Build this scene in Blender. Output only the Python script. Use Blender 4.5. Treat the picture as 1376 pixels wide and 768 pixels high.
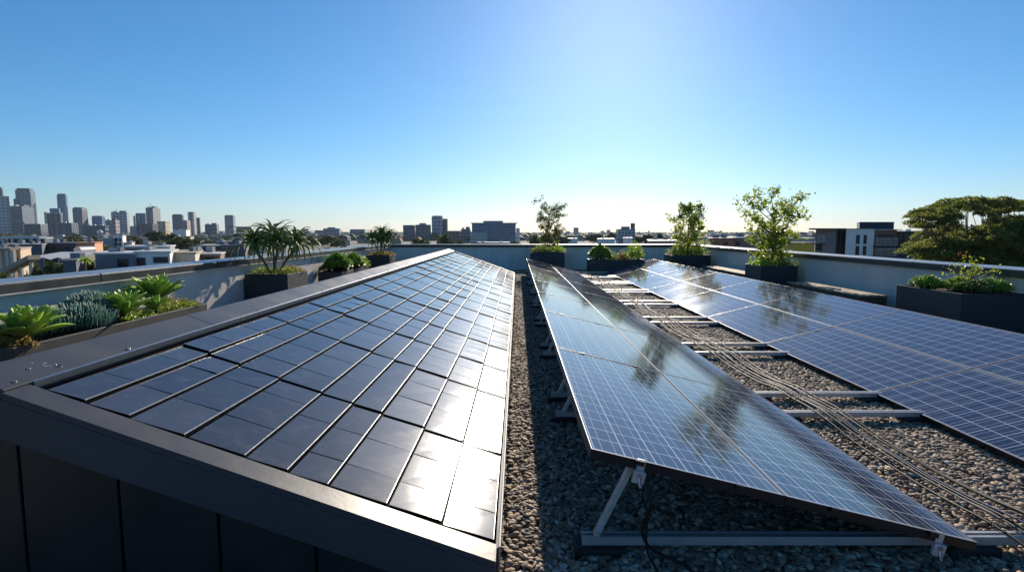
import bpy, math, random
import numpy as np
from mathutils import Vector, Matrix, Euler

# ------------------------------------------------------------------ camera, sky, sun, exposure
for o in list(bpy.data.objects):
    bpy.data.objects.remove(o)
SC = bpy.context.scene
COL = SC.collection
F = 764.0; CX = 695.0; HY = 311.0; EYE = 1.64
HAZE = 0.00005
PITCH = math.radians(5.46)
cam = bpy.data.cameras.new("camera"); camo = bpy.data.objects.new("camera", cam); COL.objects.link(camo)
cam.sensor_width = 36.0; cam.lens = F / 1376 * 36; cam.clip_start = 0.05; cam.clip_end = 20000
camo.location = (0, 0, EYE)
camo.rotation_euler = (math.radians(90) - PITCH, 0, 0); cam.shift_x = -7 / 1376
SC.camera = camo

SUN_EL = math.radians(21.6); SUN_AZ = math.radians(9.2)      # azimuth measured from +Y towards +X
w = bpy.data.worlds.new("World"); SC.world = w; w.use_nodes = True
nt = w.node_tree; nt.nodes.clear()
sky = nt.nodes.new("ShaderNodeTexSky"); sky.sky_type = 'NISHITA'; sky.sun_disc = False
sky.sun_elevation = SUN_EL; sky.sun_rotation = SUN_AZ
sky.altitude = 50; sky.air_density = 1.0; sky.dust_density = 0.26; sky.ozone_density = 7.5
bg = nt.nodes.new("ShaderNodeBackground"); bg.inputs[1].default_value = 0.083
out = nt.nodes.new("ShaderNodeOutputWorld")
hs = nt.nodes.new('ShaderNodeHueSaturation'); hs.inputs['Saturation'].default_value = 1.10; hs.inputs['Hue'].default_value = 0.494
nt.links.new(sky.outputs[0], hs.inputs['Color']); nt.links.new(hs.outputs[0], bg.inputs[0]); nt.links.new(bg.outputs[0], out.inputs[0])
sl = bpy.data.lights.new("sun", 'SUN'); sl.energy = 5.0; sl.angle = math.radians(0.5); sl.color = (1.0, 0.88, 0.72)
so = bpy.data.objects.new("sun", sl); COL.objects.link(so)
sdir = Vector((math.sin(SUN_AZ) * math.cos(SUN_EL), math.cos(SUN_AZ) * math.cos(SUN_EL), math.sin(SUN_EL)))
so.rotation_euler = sdir.to_track_quat('Z', 'Y').to_euler(); so.location = (0, 0, 30)
vs = SC.view_settings; vs.view_transform = 'Standard'; vs.look = 'None'; vs.exposure = 0.45; vs.gamma = 1.0
vs.use_curve_mapping = False
SC.cycles.max_bounces = 6; SC.cycles.volume_bounces = 0; SC.cycles.use_denoising = True
SC.cycles.transparent_max_bounces = 8

# ------------------------------------------------------------------ helpers
R = random.Random(7)
def tag(o, label=None, cat=None, group=None, kind=None):
    if label: o['label'] = label
    if cat: o['category'] = cat
    if group: o['group'] = group
    if kind: o['kind'] = kind
    return o
def empty(name, loc=(0, 0, 0), rz=0, label=None, cat=None, group=None):
    o = bpy.data.objects.new(name, None); COL.objects.link(o); o.empty_display_size = .1
    o.location = loc; o.rotation_euler = (0, 0, rz)
    return tag(o, label, cat, group)
def copy_tree(o, parent=None):
    c = o.copy(); COL.objects.link(c)
    if parent is not None: c.parent = parent
    for ch in list(o.children): copy_tree(ch, c)
    return c
def px(x, y, D):
    """point at forward distance D seen at photo pixel (x, y)"""
    dy = y - HY; Zc = D * math.cos(PITCH) / (1 - dy * math.cos(PITCH) * math.sin(PITCH) / F)
    return Vector(((x - CX) / F * Zc, D, EYE - dy * Zc * math.cos(PITCH) / F))
class MB:
    def __init__(s): s.v = []; s.f = []; s.m = []
    def add(s, vs, fs, m=0):
        n = len(s.v); s.v += [tuple(v) for v in vs]; s.f += [tuple(i + n for i in f) for f in fs]; s.m += [m] * len(fs); return s
    def hexa(s, p, m=0):     # p: 8 points, bottom 4 then top 4, ccw
        return s.add(p, [(3, 2, 1, 0), (4, 5, 6, 7), (0, 1, 5, 4), (1, 2, 6, 5), (2, 3, 7, 6), (3, 0, 4, 7)], m)
    def box(s, x0, x1, y0, y1, z0, z1, m=0):
        return s.hexa([(x0, y0, z0), (x1, y0, z0), (x1, y1, z0), (x0, y1, z0), (x0, y0, z1), (x1, y0, z1), (x1, y1, z1), (x0, y1, z1)], m)
    def bar(s, a, b, w, h, m=0, up=(0, 0, 1)):
        a = Vector(a); b = Vector(b); d = (b - a).normalized(); u = Vector(up)
        if abs(d.dot(u)) > .98: u = Vector((0, 1, 0))
        r = d.cross(u).normalized() * w / 2; t = r.cross(d).normalized() * h / 2
        return s.hexa([a - r - t, a + r - t, b + r - t, b - r - t, a - r + t, a + r + t, b + r + t, b - r + t], m)
    def tube(s, pts, r, n=6, m=0, cap=True):
        pts = [Vector(p) for p in pts]; rs = r if hasattr(r, '__len__') else [r] * len(pts)
        base = len(s.v); u = None
        for i, p in enumerate(pts):
            d = (pts[min(i + 1, len(pts) - 1)] - pts[max(i - 1, 0)]).normalized()
            if u is None: u = d.orthogonal().normalized()
            u = (u - d * u.dot(d)).normalized(); wv = d.cross(u)
            for k in range(n):
                a = 2 * math.pi * k / n; s.v.append(tuple(p + (u * math.cos(a) + wv * math.sin(a)) * rs[i]))
        for i in range(len(pts) - 1):
            for k in range(n):
                k2 = (k + 1) % n
                s.f.append((base + i * n + k, base + i * n + k2, base + (i + 1) * n + k2, base + (i + 1) * n + k)); s.m.append(m)
        if cap:
            s.f.append(tuple(base + k for k in reversed(range(n)))); s.m.append(m)
            s.f.append(tuple(base + (len(pts) - 1) * n + k for k in range(n))); s.m.append(m)
        return s
    def cyl(s, c, r, z0, z1, n=16, m=0):
        return s.tube([(c[0], c[1], z0), (c[0], c[1], z1)], r, n, m)
    def build(s, name, mats, parent=None, smooth=False, bevel=0, loc=None):
        me = bpy.data.meshes.new(name); me.from_pydata(s.v, [], s.f)
        for mt in (mats if isinstance(mats, (list, tuple)) else [mats]): me.materials.append(mt)
        me.polygons.foreach_set("material_index", s.m)
        if smooth: me.polygons.foreach_set("use_smooth", [True] * len(s.f))
        me.update()
        o = bpy.data.objects.new(name, me); COL.objects.link(o)
        if parent is not None: o.parent = parent
        if loc is not None: o.location = loc
        if bevel:
            b = o.modifiers.new("bevel", 'BEVEL'); b.width = bevel; b.segments = 2; b.limit_method = 'ANGLE'
        return o

# ------------------------------------------------------------------ materials
def newmat(name):
    m = bpy.data.materials.new(name); m.use_nodes = True; t = m.node_tree; t.nodes.clear()
    o = t.nodes.new("ShaderNodeOutputMaterial"); b = t.nodes.new("ShaderNodeBsdfPrincipled")
    t.links.new(b.outputs[0], o.inputs[0]); return m, t, b, o
def N(t, typ, **kw):
    n = t.nodes.new(typ)
    for k, v in kw.items(): setattr(n, k, v)
    return n
def math_n(t, op, a, b=None, c=None):
    n = t.nodes.new("ShaderNodeMath"); n.operation = op
    for i, v in enumerate((a, b, c)):
        if v is None: continue
        if isinstance(v, (int, float)): n.inputs[i].default_value = v
        else: t.links.new(v, n.inputs[i])
    return n.outputs[0]
def mixc(t, fac, a, b):
    n = t.nodes.new("ShaderNodeMix"); n.data_type = 'RGBA'
    for i, v in ((0, fac), (6, a), (7, b)):
        if isinstance(v, (int, float)): n.inputs[i].default_value = v
        elif isinstance(v, tuple): n.inputs[i].default_value = (*v[:3], 1)
        else: t.links.new(v, n.inputs[i])
    return n.outputs[2]
def noise(t, scale, detail=4, vec=None, rough=.55):
    n = t.nodes.new("ShaderNodeTexNoise"); n.inputs["Scale"].default_value = scale; n.inputs["Detail"].default_value = detail
    n.inputs["Roughness"].default_value = rough
    if vec is not None: t.links.new(vec, n.inputs["Vector"])
    return n.outputs[0]
def ramp(t, src, lo, hi, a=0., b=1.):
    n = t.nodes.new("ShaderNodeMapRange"); t.links.new(src, n.inputs[0])
    n.inputs[1].default_value = lo; n.inputs[2].default_value = hi; n.inputs[3].default_value = a; n.inputs[4].default_value = b
    return n.outputs[0]
def objvec(t): return t.nodes.new("ShaderNodeTexCoord").outputs["Object"]
def geopos(t): return t.nodes.new("ShaderNodeNewGeometry").outputs["Position"]
def bump(t, b, h, dist, strength=1.0):
    n = t.nodes.new("ShaderNodeBump"); n.inputs["Strength"].default_value = strength; n.inputs["Distance"].default_value = dist
    t.links.new(h, n.inputs["Height"]); t.links.new(n.outputs[0], b.inputs["Normal"])
def M_(name, c, rough=.6, metal=0., var=.15, scale=6., bmp=0., bscale=40., rvar=0., c2=None, spec=.5):
    m, t, b, o = newmat(name); v = geopos(t)
    n = noise(t, scale, 5, v)
    f = ramp(t, n, .3, .7)
    c2_ = c2 or tuple(x * (1 - 2 * var) for x in c)
    cc = mixc(t, f, c, c2_); t.links.new(cc, b.inputs["Base Color"])
    b.inputs["Metallic"].default_value = metal; b.inputs["Roughness"].default_value = rough
    b.inputs["Specular IOR Level"].default_value = spec
    if rvar: t.links.new(ramp(t, noise(t, scale * 2.3, 6, v), .3, .7, rough - rvar, rough + rvar), b.inputs["Roughness"])
    if bmp: bump(t, b, noise(t, bscale, 6, v), bmp)
    return m
def facade(name, wall, glass, wx, wz, fx=.6, fz=.5, rough_g=.12, band=False, stagger=0.):
    m, t, b, o = newmat(name)
    s = t.nodes.new("ShaderNodeSeparateXYZ"); t.links.new(objvec(t), s.inputs[0])
    u = math_n(t, 'ADD', s.outputs[0], s.outputs[1]); u = math_n(t, 'ADD', u, 500.)
    z = math_n(t, 'ADD', s.outputs[2], .25 * wz)
    fu = math_n(t, 'FRACT', math_n(t, 'DIVIDE', u, wx)); fzv = math_n(t, 'FRACT', math_n(t, 'DIVIDE', z, wz))
    inw = math_n(t, 'MULTIPLY', math_n(t, 'LESS_THAN', fu, fx), math_n(t, 'LESS_THAN', fzv, fz)) if not band else math_n(t, 'LESS_THAN', fzv, fz)
    g = t.nodes.new("ShaderNodeNewGeometry"); sn = t.nodes.new("ShaderNodeSeparateXYZ"); t.links.new(g.outputs["Normal"], sn.inputs[0])
    inw = math_n(t, 'MULTIPLY', inw, math_n(t, 'LESS_THAN', math_n(t, 'ABSOLUTE', sn.outputs[2]), .5))
    # each pane its own tone (blinds, interiors)
    wn = t.nodes.new("ShaderNodeTexWhiteNoise"); wn.noise_dimensions = '2D'
    cv = t.nodes.new("ShaderNodeCombineXYZ"); t.links.new(math_n(t, 'FLOOR', math_n(t, 'DIVIDE', u, wx)), cv.inputs[0]); t.links.new(math_n(t, 'FLOOR', math_n(t, 'DIVIDE', z, wz)), cv.inputs[1])
    t.links.new(cv.outputs[0], wn.inputs["Vector"])
    gl = mixc(t, wn.outputs[0], glass, tuple(min(1, x * 2.2 + .01) for x in glass))
    wl = mixc(t, ramp(t, noise(t, .12, 4, geopos(t)), .3, .7), wall, tuple(x * .8 for x in wall))
    t.links.new(mixc(t, inw, wl, gl), b.inputs["Base Color"])
    t.links.new(ramp(t, inw, 0, 1, .75, rough_g), b.inputs["Roughness"])
    return m
def leafmat(name, c1, c2, trans=.35, rough=.45, scale=3., tip=None):
    m, t, b, o = newmat(name)
    g = t.nodes.new("ShaderNodeNewGeometry")
    f1 = ramp(t, noise(t, scale, 3, g.outputs["Position"]), .35, .65)
    f = math_n(t, 'ADD', math_n(t, 'MULTIPLY', f1, .5), math_n(t, 'MULTIPLY', g.outputs["Random Per Island"], .5))
    c = mixc(t, f, c1, c2)
    t.links.new(c, b.inputs["Base Color"]); b.inputs["Roughness"].default_value = rough
    b.inputs["Specular IOR Level"].default_value = .4
    tr = t.nodes.new("ShaderNodeBsdfTranslucent")
    c3 = mixc(t, .5, c, (min(1, c2[0] * 2.0), min(1, c2[1] * 1.9), c2[2] * .8)); t.links.new(c3, tr.inputs[0])
    mx = t.nodes.new("ShaderNodeMixShader"); mx.inputs[0].default_value = trans
    t.links.new(b.outputs[0], mx.inputs[1]); t.links.new(tr.outputs[0], mx.inputs[2]); t.links.new(mx.outputs[0], o.inputs[0])
    return m

MT = {}
MT['cap'] = M_('charcoal_flashing', (.068, .069, .076), .40, .0, .10, 1.6, .0006, 24, .07, spec=.25)
MT['clad'] = M_('black_cladding', (.024, .024, .026), .42, .2, .18, 2.2, .0012, 6, .10)
MT['gap'] = M_('black_underlay', (.008, .008, .009), .9, spec=.05)
MT['trim'] = M_('bright_edge_metal', (.55, .55, .56), .28, 1., .1, 20)
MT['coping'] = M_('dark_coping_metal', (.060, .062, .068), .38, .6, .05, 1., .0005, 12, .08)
MT['copingtop'] = M_('lit_coping_top_metal', (.30, .32, .35), .38, .6, .06, 1., .0005, 12, .08)  # paler copy of the coping metal, sky light on the top face painted in
MT['stucco'] = M_('grey_stucco', (.80, .77, .71), .9, 0, .09, 1.6, .004, 60, 0, spec=.2)
def streaks(m):
    t = m.node_tree; b = [n for n in t.nodes if n.type == 'BSDF_PRINCIPLED'][0]; src = b.inputs['Base Color'].links[0].from_socket
    mp = N(t, "ShaderNodeMapping"); mp.inputs["Scale"].default_value = (5, 5, .35); t.links.new(geopos(t), mp.inputs[0])
    f = math_n(t, 'MULTIPLY', ramp(t, noise(t, 1.5, 6, mp.outputs[0], .65), .5, .78, 0, .5), ramp(t, noise(t, .5, 3, geopos(t)), .4, .65))
    dk = mixc(t, 1., (.30, .28, .25), (.30, .28, .25)) if False else None
    t.links.new(mixc(t, f, src, (.30, .28, .24)), b.inputs['Base Color'])
streaks(MT['stucco'])
MT['drip'] = M_('white_drip_edge', (.70, .69, .66), .5); MT['eave'] = M_('grey_eave_edge', (.30, .30, .30), .5)
MT['planter'] = M_('charcoal_planter', (.045, .044, .046), .55, 0, .14, 2.5, .0006, 50, .08)
MT['soil'] = M_('dark_soil', (.05, .035, .022), .95, 0, .3, 20, .01, 40)
MT['steel'] = M_('galvanised_steel', (.62, .62, .61), .42, .5, .12, 14, .0006, 60, .1)
MT['rail'] = M_('aluminium_rail', (.55, .55, .55), .4, .5, .08, 8, 0, 40, .08)
MT['rubber'] = M_('black_rubber', (.015, .015, .016), .75, 0, .1, 30)
MT['framedark'] = M_('black_anodised_frame', (.022, .022, .026), .4, .4, .1, 5)
MT['framelip'] = M_('silver_frame_lip', (.50, .50, .52), .45, .1, .05, 5)
MT['bark'] = M_('brown_bark', (.12, .085, .055), .9, 0, .25, 20, .004, 50)
MT['bark2'] = M_('grey_bark', (.20, .17, .13), .9, 0, .25, 14, .004, 40)
MT['timber'] = M_('lit_timber', (.40, .31, .22), .75, 0, .2, 3, .002, 30)  # pale tone puts the light on the bench seats into the colour
MT['timberd'] = M_('shaded_timber', (.13, .085, .06), .75, 0, .2, 3, .002, 30)  # darker copy of the same timber, shade on the bench sides painted in
MT['bolt'] = M_('zinc_bolt', (.6, .6, .62), .3, 1., .05)
MT['clamp'] = M_('blue_zinc_clamp', (.35, .45, .60), .3, .9, .1)
MT['cable_black'] = M_('black_cable', (.016, .016, .018), .55, 0, .05, spec=.25)
MT['cable_grey'] = M_('grey_cable', (.16, .16, .165), .6, 0, .05, spec=.2)
MT['cable_blue'] = M_('blue_grey_cable', (.05, .09, .19), .6, 0, .05, spec=.2)

# gravel bed material under the pebbles
m, t, b, o = newmat('gravel_bed'); v = geopos(t)
vo = N(t, "ShaderNodeTexVoronoi"); vo.inputs["Scale"].default_value = 26; t.links.new(v, vo.inputs["Vector"])
c = mixc(t, vo.outputs["Color"], (.09, .07, .055), (.30, .26, .215))
sp = N(t, "ShaderNodeSeparateColor"); t.links.new(vo.outputs["Color"], sp.inputs[0])
c = mixc(t, sp.outputs[0], (.08, .065, .05), (.30, .26, .21))
t.links.new(c, b.inputs["Base Color"]); b.inputs["Roughness"].default_value = .85
bump(t, b, ramp(t, vo.outputs["Distance"], 0, .7, 1, 0), .02, 1.)
MT['gravel'] = m
m, t, b, o = newmat('pebble')
oi = N(t, "ShaderNodeObjectInfo"); cr = N(t, "ShaderNodeValToRGB"); t.links.new(oi.outputs["Random"], cr.inputs[0])
cr.color_ramp.elements[0].color = (.09, .068, .05, 1); cr.color_ramp.elements[1].color = (.74, .64, .50, 1)
for p_, c_ in ((.2, (.24, .17, .115)), (.4, (.36, .27, .185)), (.55, (.22, .18, .145)), (.72, (.50, .33, .20)), (.88, (.55, .46, .36))):
    e = cr.color_ramp.elements.new(p_); e.color = (*c_, 1)
n1 = noise(t, 60, 4, geopos(t))
cc = mixc(t, ramp(t, n1, .35, .7, 0, .35), cr.outputs[0], (.12, .10, .085))
cc = mixc(t, .08, cc, (.05, .032, .018)); t.links.new(cc, b.inputs["Base Color"]); b.inputs["Roughness"].default_value = .7; b.inputs["Specular IOR Level"].default_value = .2
MT['pebble'] = m

# dark solar roof tile: smooth coated glass with streaks
m, t, b, o = newmat('solar_tile_glass')
g = N(t, "ShaderNodeNewGeometry"); tc = geopos(t)
mp = N(t, "ShaderNodeMapping"); mp.inputs["Scale"].default_value = (9, 1.1, 9); t.links.new(tc, mp.inputs[0])
st = noise(t, 2.2, 6, mp.outputs[0], .6)
mp2 = N(t, "ShaderNodeMapping"); mp2.inputs["Scale"].default_value = (1.2, 14, 1.2); t.links.new(tc, mp2.inputs[0])
st2 = noise(t, 1.6, 5, mp2.outputs[0], .6)
dirt = noise(t, 9, 8, tc, .7)
base = mixc(t, g.outputs["Random Per Island"], (.030, .036, .052), (.058, .067, .088))
base = mixc(t, ramp(t, dirt, .50, .8, 0, .34), base, (.22, .20, .18))
t.links.new(base, b.inputs["Base Color"])
r1 = ramp(t, st, .3, .7, .090, .104); r2 = ramp(t, st2, .3, .72, -.004, .006)
rr = math_n(t, 'ADD', math_n(t, 'ADD', r1, r2), ramp(t, dirt, .5, .75, 0, .025))
t.links.new(rr, b.inputs["Roughness"]); b.inputs["Specular IOR Level"].default_value = .5; b.inputs['IOR'].default_value = 1.42
bump(t, b, noise(t, 260, 2, tc), .00012)
glo = N(t, 'ShaderNodeBsdfGlossy'); glo.inputs['Roughness'].default_value = .42; glo.inputs['Color'].default_value = (.9, .93, 1, 1)
mxs = N(t, 'ShaderNodeMixShader'); mxs.inputs[0].default_value = .013
t.links.new(b.outputs[0], mxs.inputs[1]); t.links.new(glo.outputs[0], mxs.inputs[2]); t.links.new(mxs.outputs[0], o.inputs[0])
MT['tile'] = m

CW_ = .97
def pvmat(name, axis_bus):
    """polycrystalline cells; object coords: x 0..W across, y 0..L along"""
    m, t, b, o = newmat(name); oc = objvec(t)
    s = N(t, "ShaderNodeSeparateXYZ"); t.links.new(oc, s.inputs[0])
    def line(src, pitch, w, off=0.):
        fr = math_n(t, 'FRACT', math_n(t, 'DIVIDE', math_n(t, 'ADD', src, off + pitch * 50), pitch))
        d = math_n(t, 'MULTIPLY', math_n(t, 'MINIMUM', fr, math_n(t, 'SUBTRACT', 1., fr)), pitch)
        return math_n(t, 'LESS_THAN', d, w / 2)
    x, y = s.outputs[0], s.outputs[1]
    cx, cy = CELLX, CELLY
    gx = line(x, cx, .0056, -.016); gy = line(y, cy, .0056, -.02)
    grid = math_n(t, 'MAXIMUM', gx, gy)
    if axis_bus == 'y':
        bus = math_n(t, 'MAXIMUM', line(x, cx, .0034, -.016 - cx * .28), line(x, cx, .0034, -.016 - cx * .72))
        fing = math_n(t, 'FRACT', math_n(t, 'DIVIDE', y, .008))
    else:
        bus = math_n(t, 'MAXIMUM', line(y, cy, .0034, -.02 - cy * .28), line(y, cy, .0034, -.02 - cy * .72))
        fing = math_n(t, 'FRACT', math_n(t, 'DIVIDE', x, .008))
    vo = N(t, "ShaderNodeTexVoronoi"); vo.inputs["Scale"].default_value = 55; t.links.new(oc, vo.inputs["Vector"])
    sp = N(t, "ShaderNodeSeparateColor"); t.links.new(vo.outputs["Color"], sp.inputs[0])
    cell = mixc(t, sp.outputs[0], (.010, .017, .048), (.024, .034, .080))
    wn = N(t, "ShaderNodeTexWhiteNoise", noise_dimensions='2D'); cv = N(t, "ShaderNodeCombineXYZ")
    t.links.new(math_n(t, 'FLOOR', math_n(t, 'DIVIDE', math_n(t, 'SUBTRACT', x, .016), cx)), cv.inputs[0]); t.links.new(math_n(t, 'FLOOR', math_n(t, 'DIVIDE', math_n(t, 'SUBTRACT', y, .02), cy)), cv.inputs[1])
    t.links.new(cv.outputs[0], wn.inputs["Vector"])
    cell = mixc(t, math_n(t, 'MULTIPLY', wn.outputs[0], .6), cell, (.034, .038, .085))
    cell = mixc(t, math_n(t, 'MULTIPLY', math_n(t, 'LESS_THAN', fing, .16), .25), cell, (.25, .28, .34))
    c = mixc(t, math_n(t, 'MULTIPLY', bus, .75), cell, (.50, .53, .60))
    c = mixc(t, math_n(t, 'MULTIPLY', grid, .9), c, (.62, .65, .72))
    # dust film, a property of the glass
    du = ramp(t, noise(t, 3.5, 7, geopos(t), .65), .45, .8, .0, .10)
    c = mixc(t, du, c, (.35, .33, .30))
    lowd = math_n(t, 'MULTIPLY', ramp(t, x, CW_ - .10, CW_ - .005), ramp(t, noise(t, 14, 6, geopos(t)), .3, .65, .15, .75))
    c = mixc(t, math_n(t, 'MULTIPLY', lowd, .55), c, (.30, .27, .23))
    t.links.new(c, b.inputs["Base Color"])
    t.links.new(ramp(t, noise(t, 1.3, 6, geopos(t), .6), .3, .7, .055, .088), b.inputs["Roughness"])
    b.inputs["Specular IOR Level"].default_value = .4
    return m

# ------------------------------------------------------------------ the terrace
GZ = -13.0          # street level
XL, XR, YB = -5.50, 7.24, 24.3      # inner faces of the parapets
YN = -3.0
mb = MB().box(-6.05, 7.9, YN - 1, YB + .75, GZ, -.02)
tag(mb.build('rooftop_slab', MT['stucco']), kind='structure')
mb = MB().add([(XL - .1, YN, 0), (XR + .1, YN, 0), (XR + .1, YB + .1, 0), (XL - .1, YB + .1, 0)], [(0, 1, 2, 3)])
gr = mb.build('gravel_roof', MT['gravel']); tag(gr, kind='structure')

# parapets
def parapet(name, label, x0, x1, y0, y1, inner, drip):
    """box wall with metal coping; inner: (axis, sign) direction of the inner face"""
    p = empty('parapet_wall', (x0, y0, 0), 0, label, 'wall')
    W = MB().box(0, x1 - x0, 0, y1 - y0, -.015, .98).build('wall', MT['stucco'], p)
    ax, sg = inner
    a, b_, c, d = 0, x1 - x0, 0, y1 - y0
    o_in, o_out = .07, .07
    if ax == 'x': X0, X1, Y0, Y1 = a - .07, b_ + .07, c, d
    else: X0, X1, Y0, Y1 = a, b_, c - .07, d + .07
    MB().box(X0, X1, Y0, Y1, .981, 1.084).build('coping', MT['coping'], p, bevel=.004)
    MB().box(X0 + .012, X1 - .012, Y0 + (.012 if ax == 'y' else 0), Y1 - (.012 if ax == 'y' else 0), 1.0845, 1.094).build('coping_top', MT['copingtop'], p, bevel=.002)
    if drip:
        if ax == 'x':
            xx = b_ if sg > 0 else 0
            MB().box(xx + .003 if sg > 0 else -.03, b_ + .078 if sg > 0 else -.003, c, d, .966, .980).build('drip_edge', MT['drip'], p)
    # coping joints
    j = MB()
    L = (d - c) if ax == 'x' else (b_ - a)
    q = 1.7
    while q < L:
        if ax == 'x': j.box(X0 - .002, X1 + .002, q, q + .006, .985, 1.0955)
        else: j.box(q, q + .006, Y0 - .002, Y1 + .002, .985, 1.0955)
        q += 2.9
    j.build('joint', MT['gap'], p)
    return p
parapet('l', 'long sunlit grey stucco parapet wall along the left, behind the succulent planters', -5.95, XL, YN, YB - .09, ('x', 1), True)
parapet('b', 'shaded parapet wall running across the far end of the roof terrace', -6.03, 7.8, YB, YB + .5, ('y', -1), False)
parapet('r', 'shaded parapet wall along the right side behind the timber benches', XR, 7.73, YN, YB - .09, ('x', -1), False)

# ------------------------------------------------------------------ raised tiled solar roof
RX0, RX1, RY0, RY1 = -2.289, -.10, 2.27, 19.1
def rz(x): return .204 - .36 * x
roof = empty('solar_tile_roof', (RX0, RY0, 0), 0, 'low black monopitch roof clad in overlapping dark glass solar tiles', 'roof')
def inroof(mbx):
    mbx.v = [(x - RX0, y - RY0, z) for x, y, z in mbx.v]; return mbx
# body with cladding panels
mb = MB().hexa([(RX0 + .03, RY0 + .03, 0), (RX1 - .02, RY0 + .03, 0), (RX1 - .02, RY1 - .03, 0), (RX0 + .03, RY1 - .03, 0),
                (RX0 + .03, RY0 + .03, rz(RX0 + .03) - .02), (RX1 - .02, RY0 + .03, rz(RX1 - .02) - .02), (RX1 - .02, RY1 - .03, rz(RX1 - .02) - .02), (RX0 + .03, RY1 - .03, rz(RX0 + .03) - .02)])
inroof(mb).build('roof_core', MT['gap'], roof)
seams = [RX0 + .03, -2.07, -1.665, -1.255, -.85, -.45, RX1 - .02]
for i in range(6):
    a, b_ = seams[i] + .006, seams[i + 1] - .006
    mb = MB().hexa([(a, RY0 + .012, .01), (b_, RY0 + .012, .01), (b_, RY0 + .0295, .01), (a, RY0 + .0295, .01),
                    (a, RY0 + .012, rz(a) - .03), (b_, RY0 + .012, rz(b_) - .03), (b_, RY0 + .0295, rz(b_) - .03), (a, RY0 + .0295, rz(a) - .03)])
    inroof(mb).build('cladding_panel', MT['clad'], roof, bevel=.004)
y = RY0 + .05; mb = MB()
while y < RY1 - .5:
    mb.box(RX0 + .012, RX0 + .0295, y, y + .6, .01, rz(RX0) - .06); y += .612
inroof(mb).build('side_cladding', MT['clad'], roof)
def slab(mb, x0, x1, y0, y1, o0, o1, th):
    mb.hexa([(x0, y0, rz(x0) + o0 - th), (x1, y0, rz(x1) + o1 - th), (x1, y1, rz(x1) + o1 - th), (x0, y1, rz(x0) + o0 - th),
             (x0, y0, rz(x0) + o0), (x1, y0, rz(x1) + o1), (x1, y1, rz(x1) + o1), (x0, y1, rz(x0) + o0)])
CAPX = -2.10
mb = MB(); yy = [RY0, 3.9, 7.0, 10.2, 13.4, 16.4, RY1]
for i in range(6):
    slab(mb, RX0 - .005, CAPX, yy[i] + (.0012 if i else 0), yy[i + 1] - .0012, .036, .036, .05)
inroof(mb).build('ridge_cap', MT['cap'], roof, bevel=.004)
mb = MB().hexa([(RX0 - .006, RY0, rz(RX0) - .19), (RX0 + .011, RY0, rz(RX0) - .19), (RX0 + .011, RY1, rz(RX0) - .19), (RX0 - .006, RY1, rz(RX0) - .19),
                (RX0 - .006, RY0, rz(RX0) - .016), (RX0 + .011, RY0, rz(RX0) - .016), (RX0 + .011, RY1, rz(RX0) - .016), (RX0 - .006, RY1, rz(RX0) - .016)])
inroof(mb).build('ridge_fascia', MT['cap'], roof)
mb = MB(); slab(mb, CAPX + .002, CAPX + .010, RY0 + .14, RY1 - .02, .038, .038, .03)
inroof(mb).build('edge_trim', MT['trim'], roof)
# front flashing: sloping top strip with folded fascia (mitred to the left)
FB = RY0 + .125
mb = MB(); slab(mb, CAPX + .003, RX1 + .01, RY0 - .0085, FB, .028, .028, .03)
inroof(mb).build('front_flashing', MT['cap'], roof, bevel=.0012)
mb = MB()
for (a, b_) in ((RX0 - .005, CAPX - .03), (CAPX - .027, RX1 + .01)):
    mb.hexa([(a, RY0 - .0085, rz(a) - .175), (b_, RY0 - .0085, rz(b_) - .175), (b_, RY0 + .011, rz(b_) - .175), (a, RY0 + .011, rz(a) - .175),
             (a, RY0 - .0085, rz(a) - .0035), (b_, RY0 - .0085, rz(b_) - .0035), (b_, RY0 + .011, rz(b_) - .0035), (a, RY0 + .011, rz(a) - .0035)])
inroof(mb).build('front_fascia', MT['cap'], roof, bevel=.0012)
mb = MB(); slab(mb, -2.05, RX1 + .005, RY1 - .06, RY1, .03, .03, .05)
inroof(mb).build('back_flashing', MT['cap'], roof)
mb = MB().box(RX1 + .004, RX1 + .018, RY0 + .13, RY1, .03, .245)
inroof(mb).build('eave_fascia', MT['cap'], roof)
mb = MB().box(RX1 + .0185, RX1 + .026, RY0 + .13, RY1, .235, .252)
inroof(mb).build('eave_drip', MT['eave'], roof)
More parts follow.
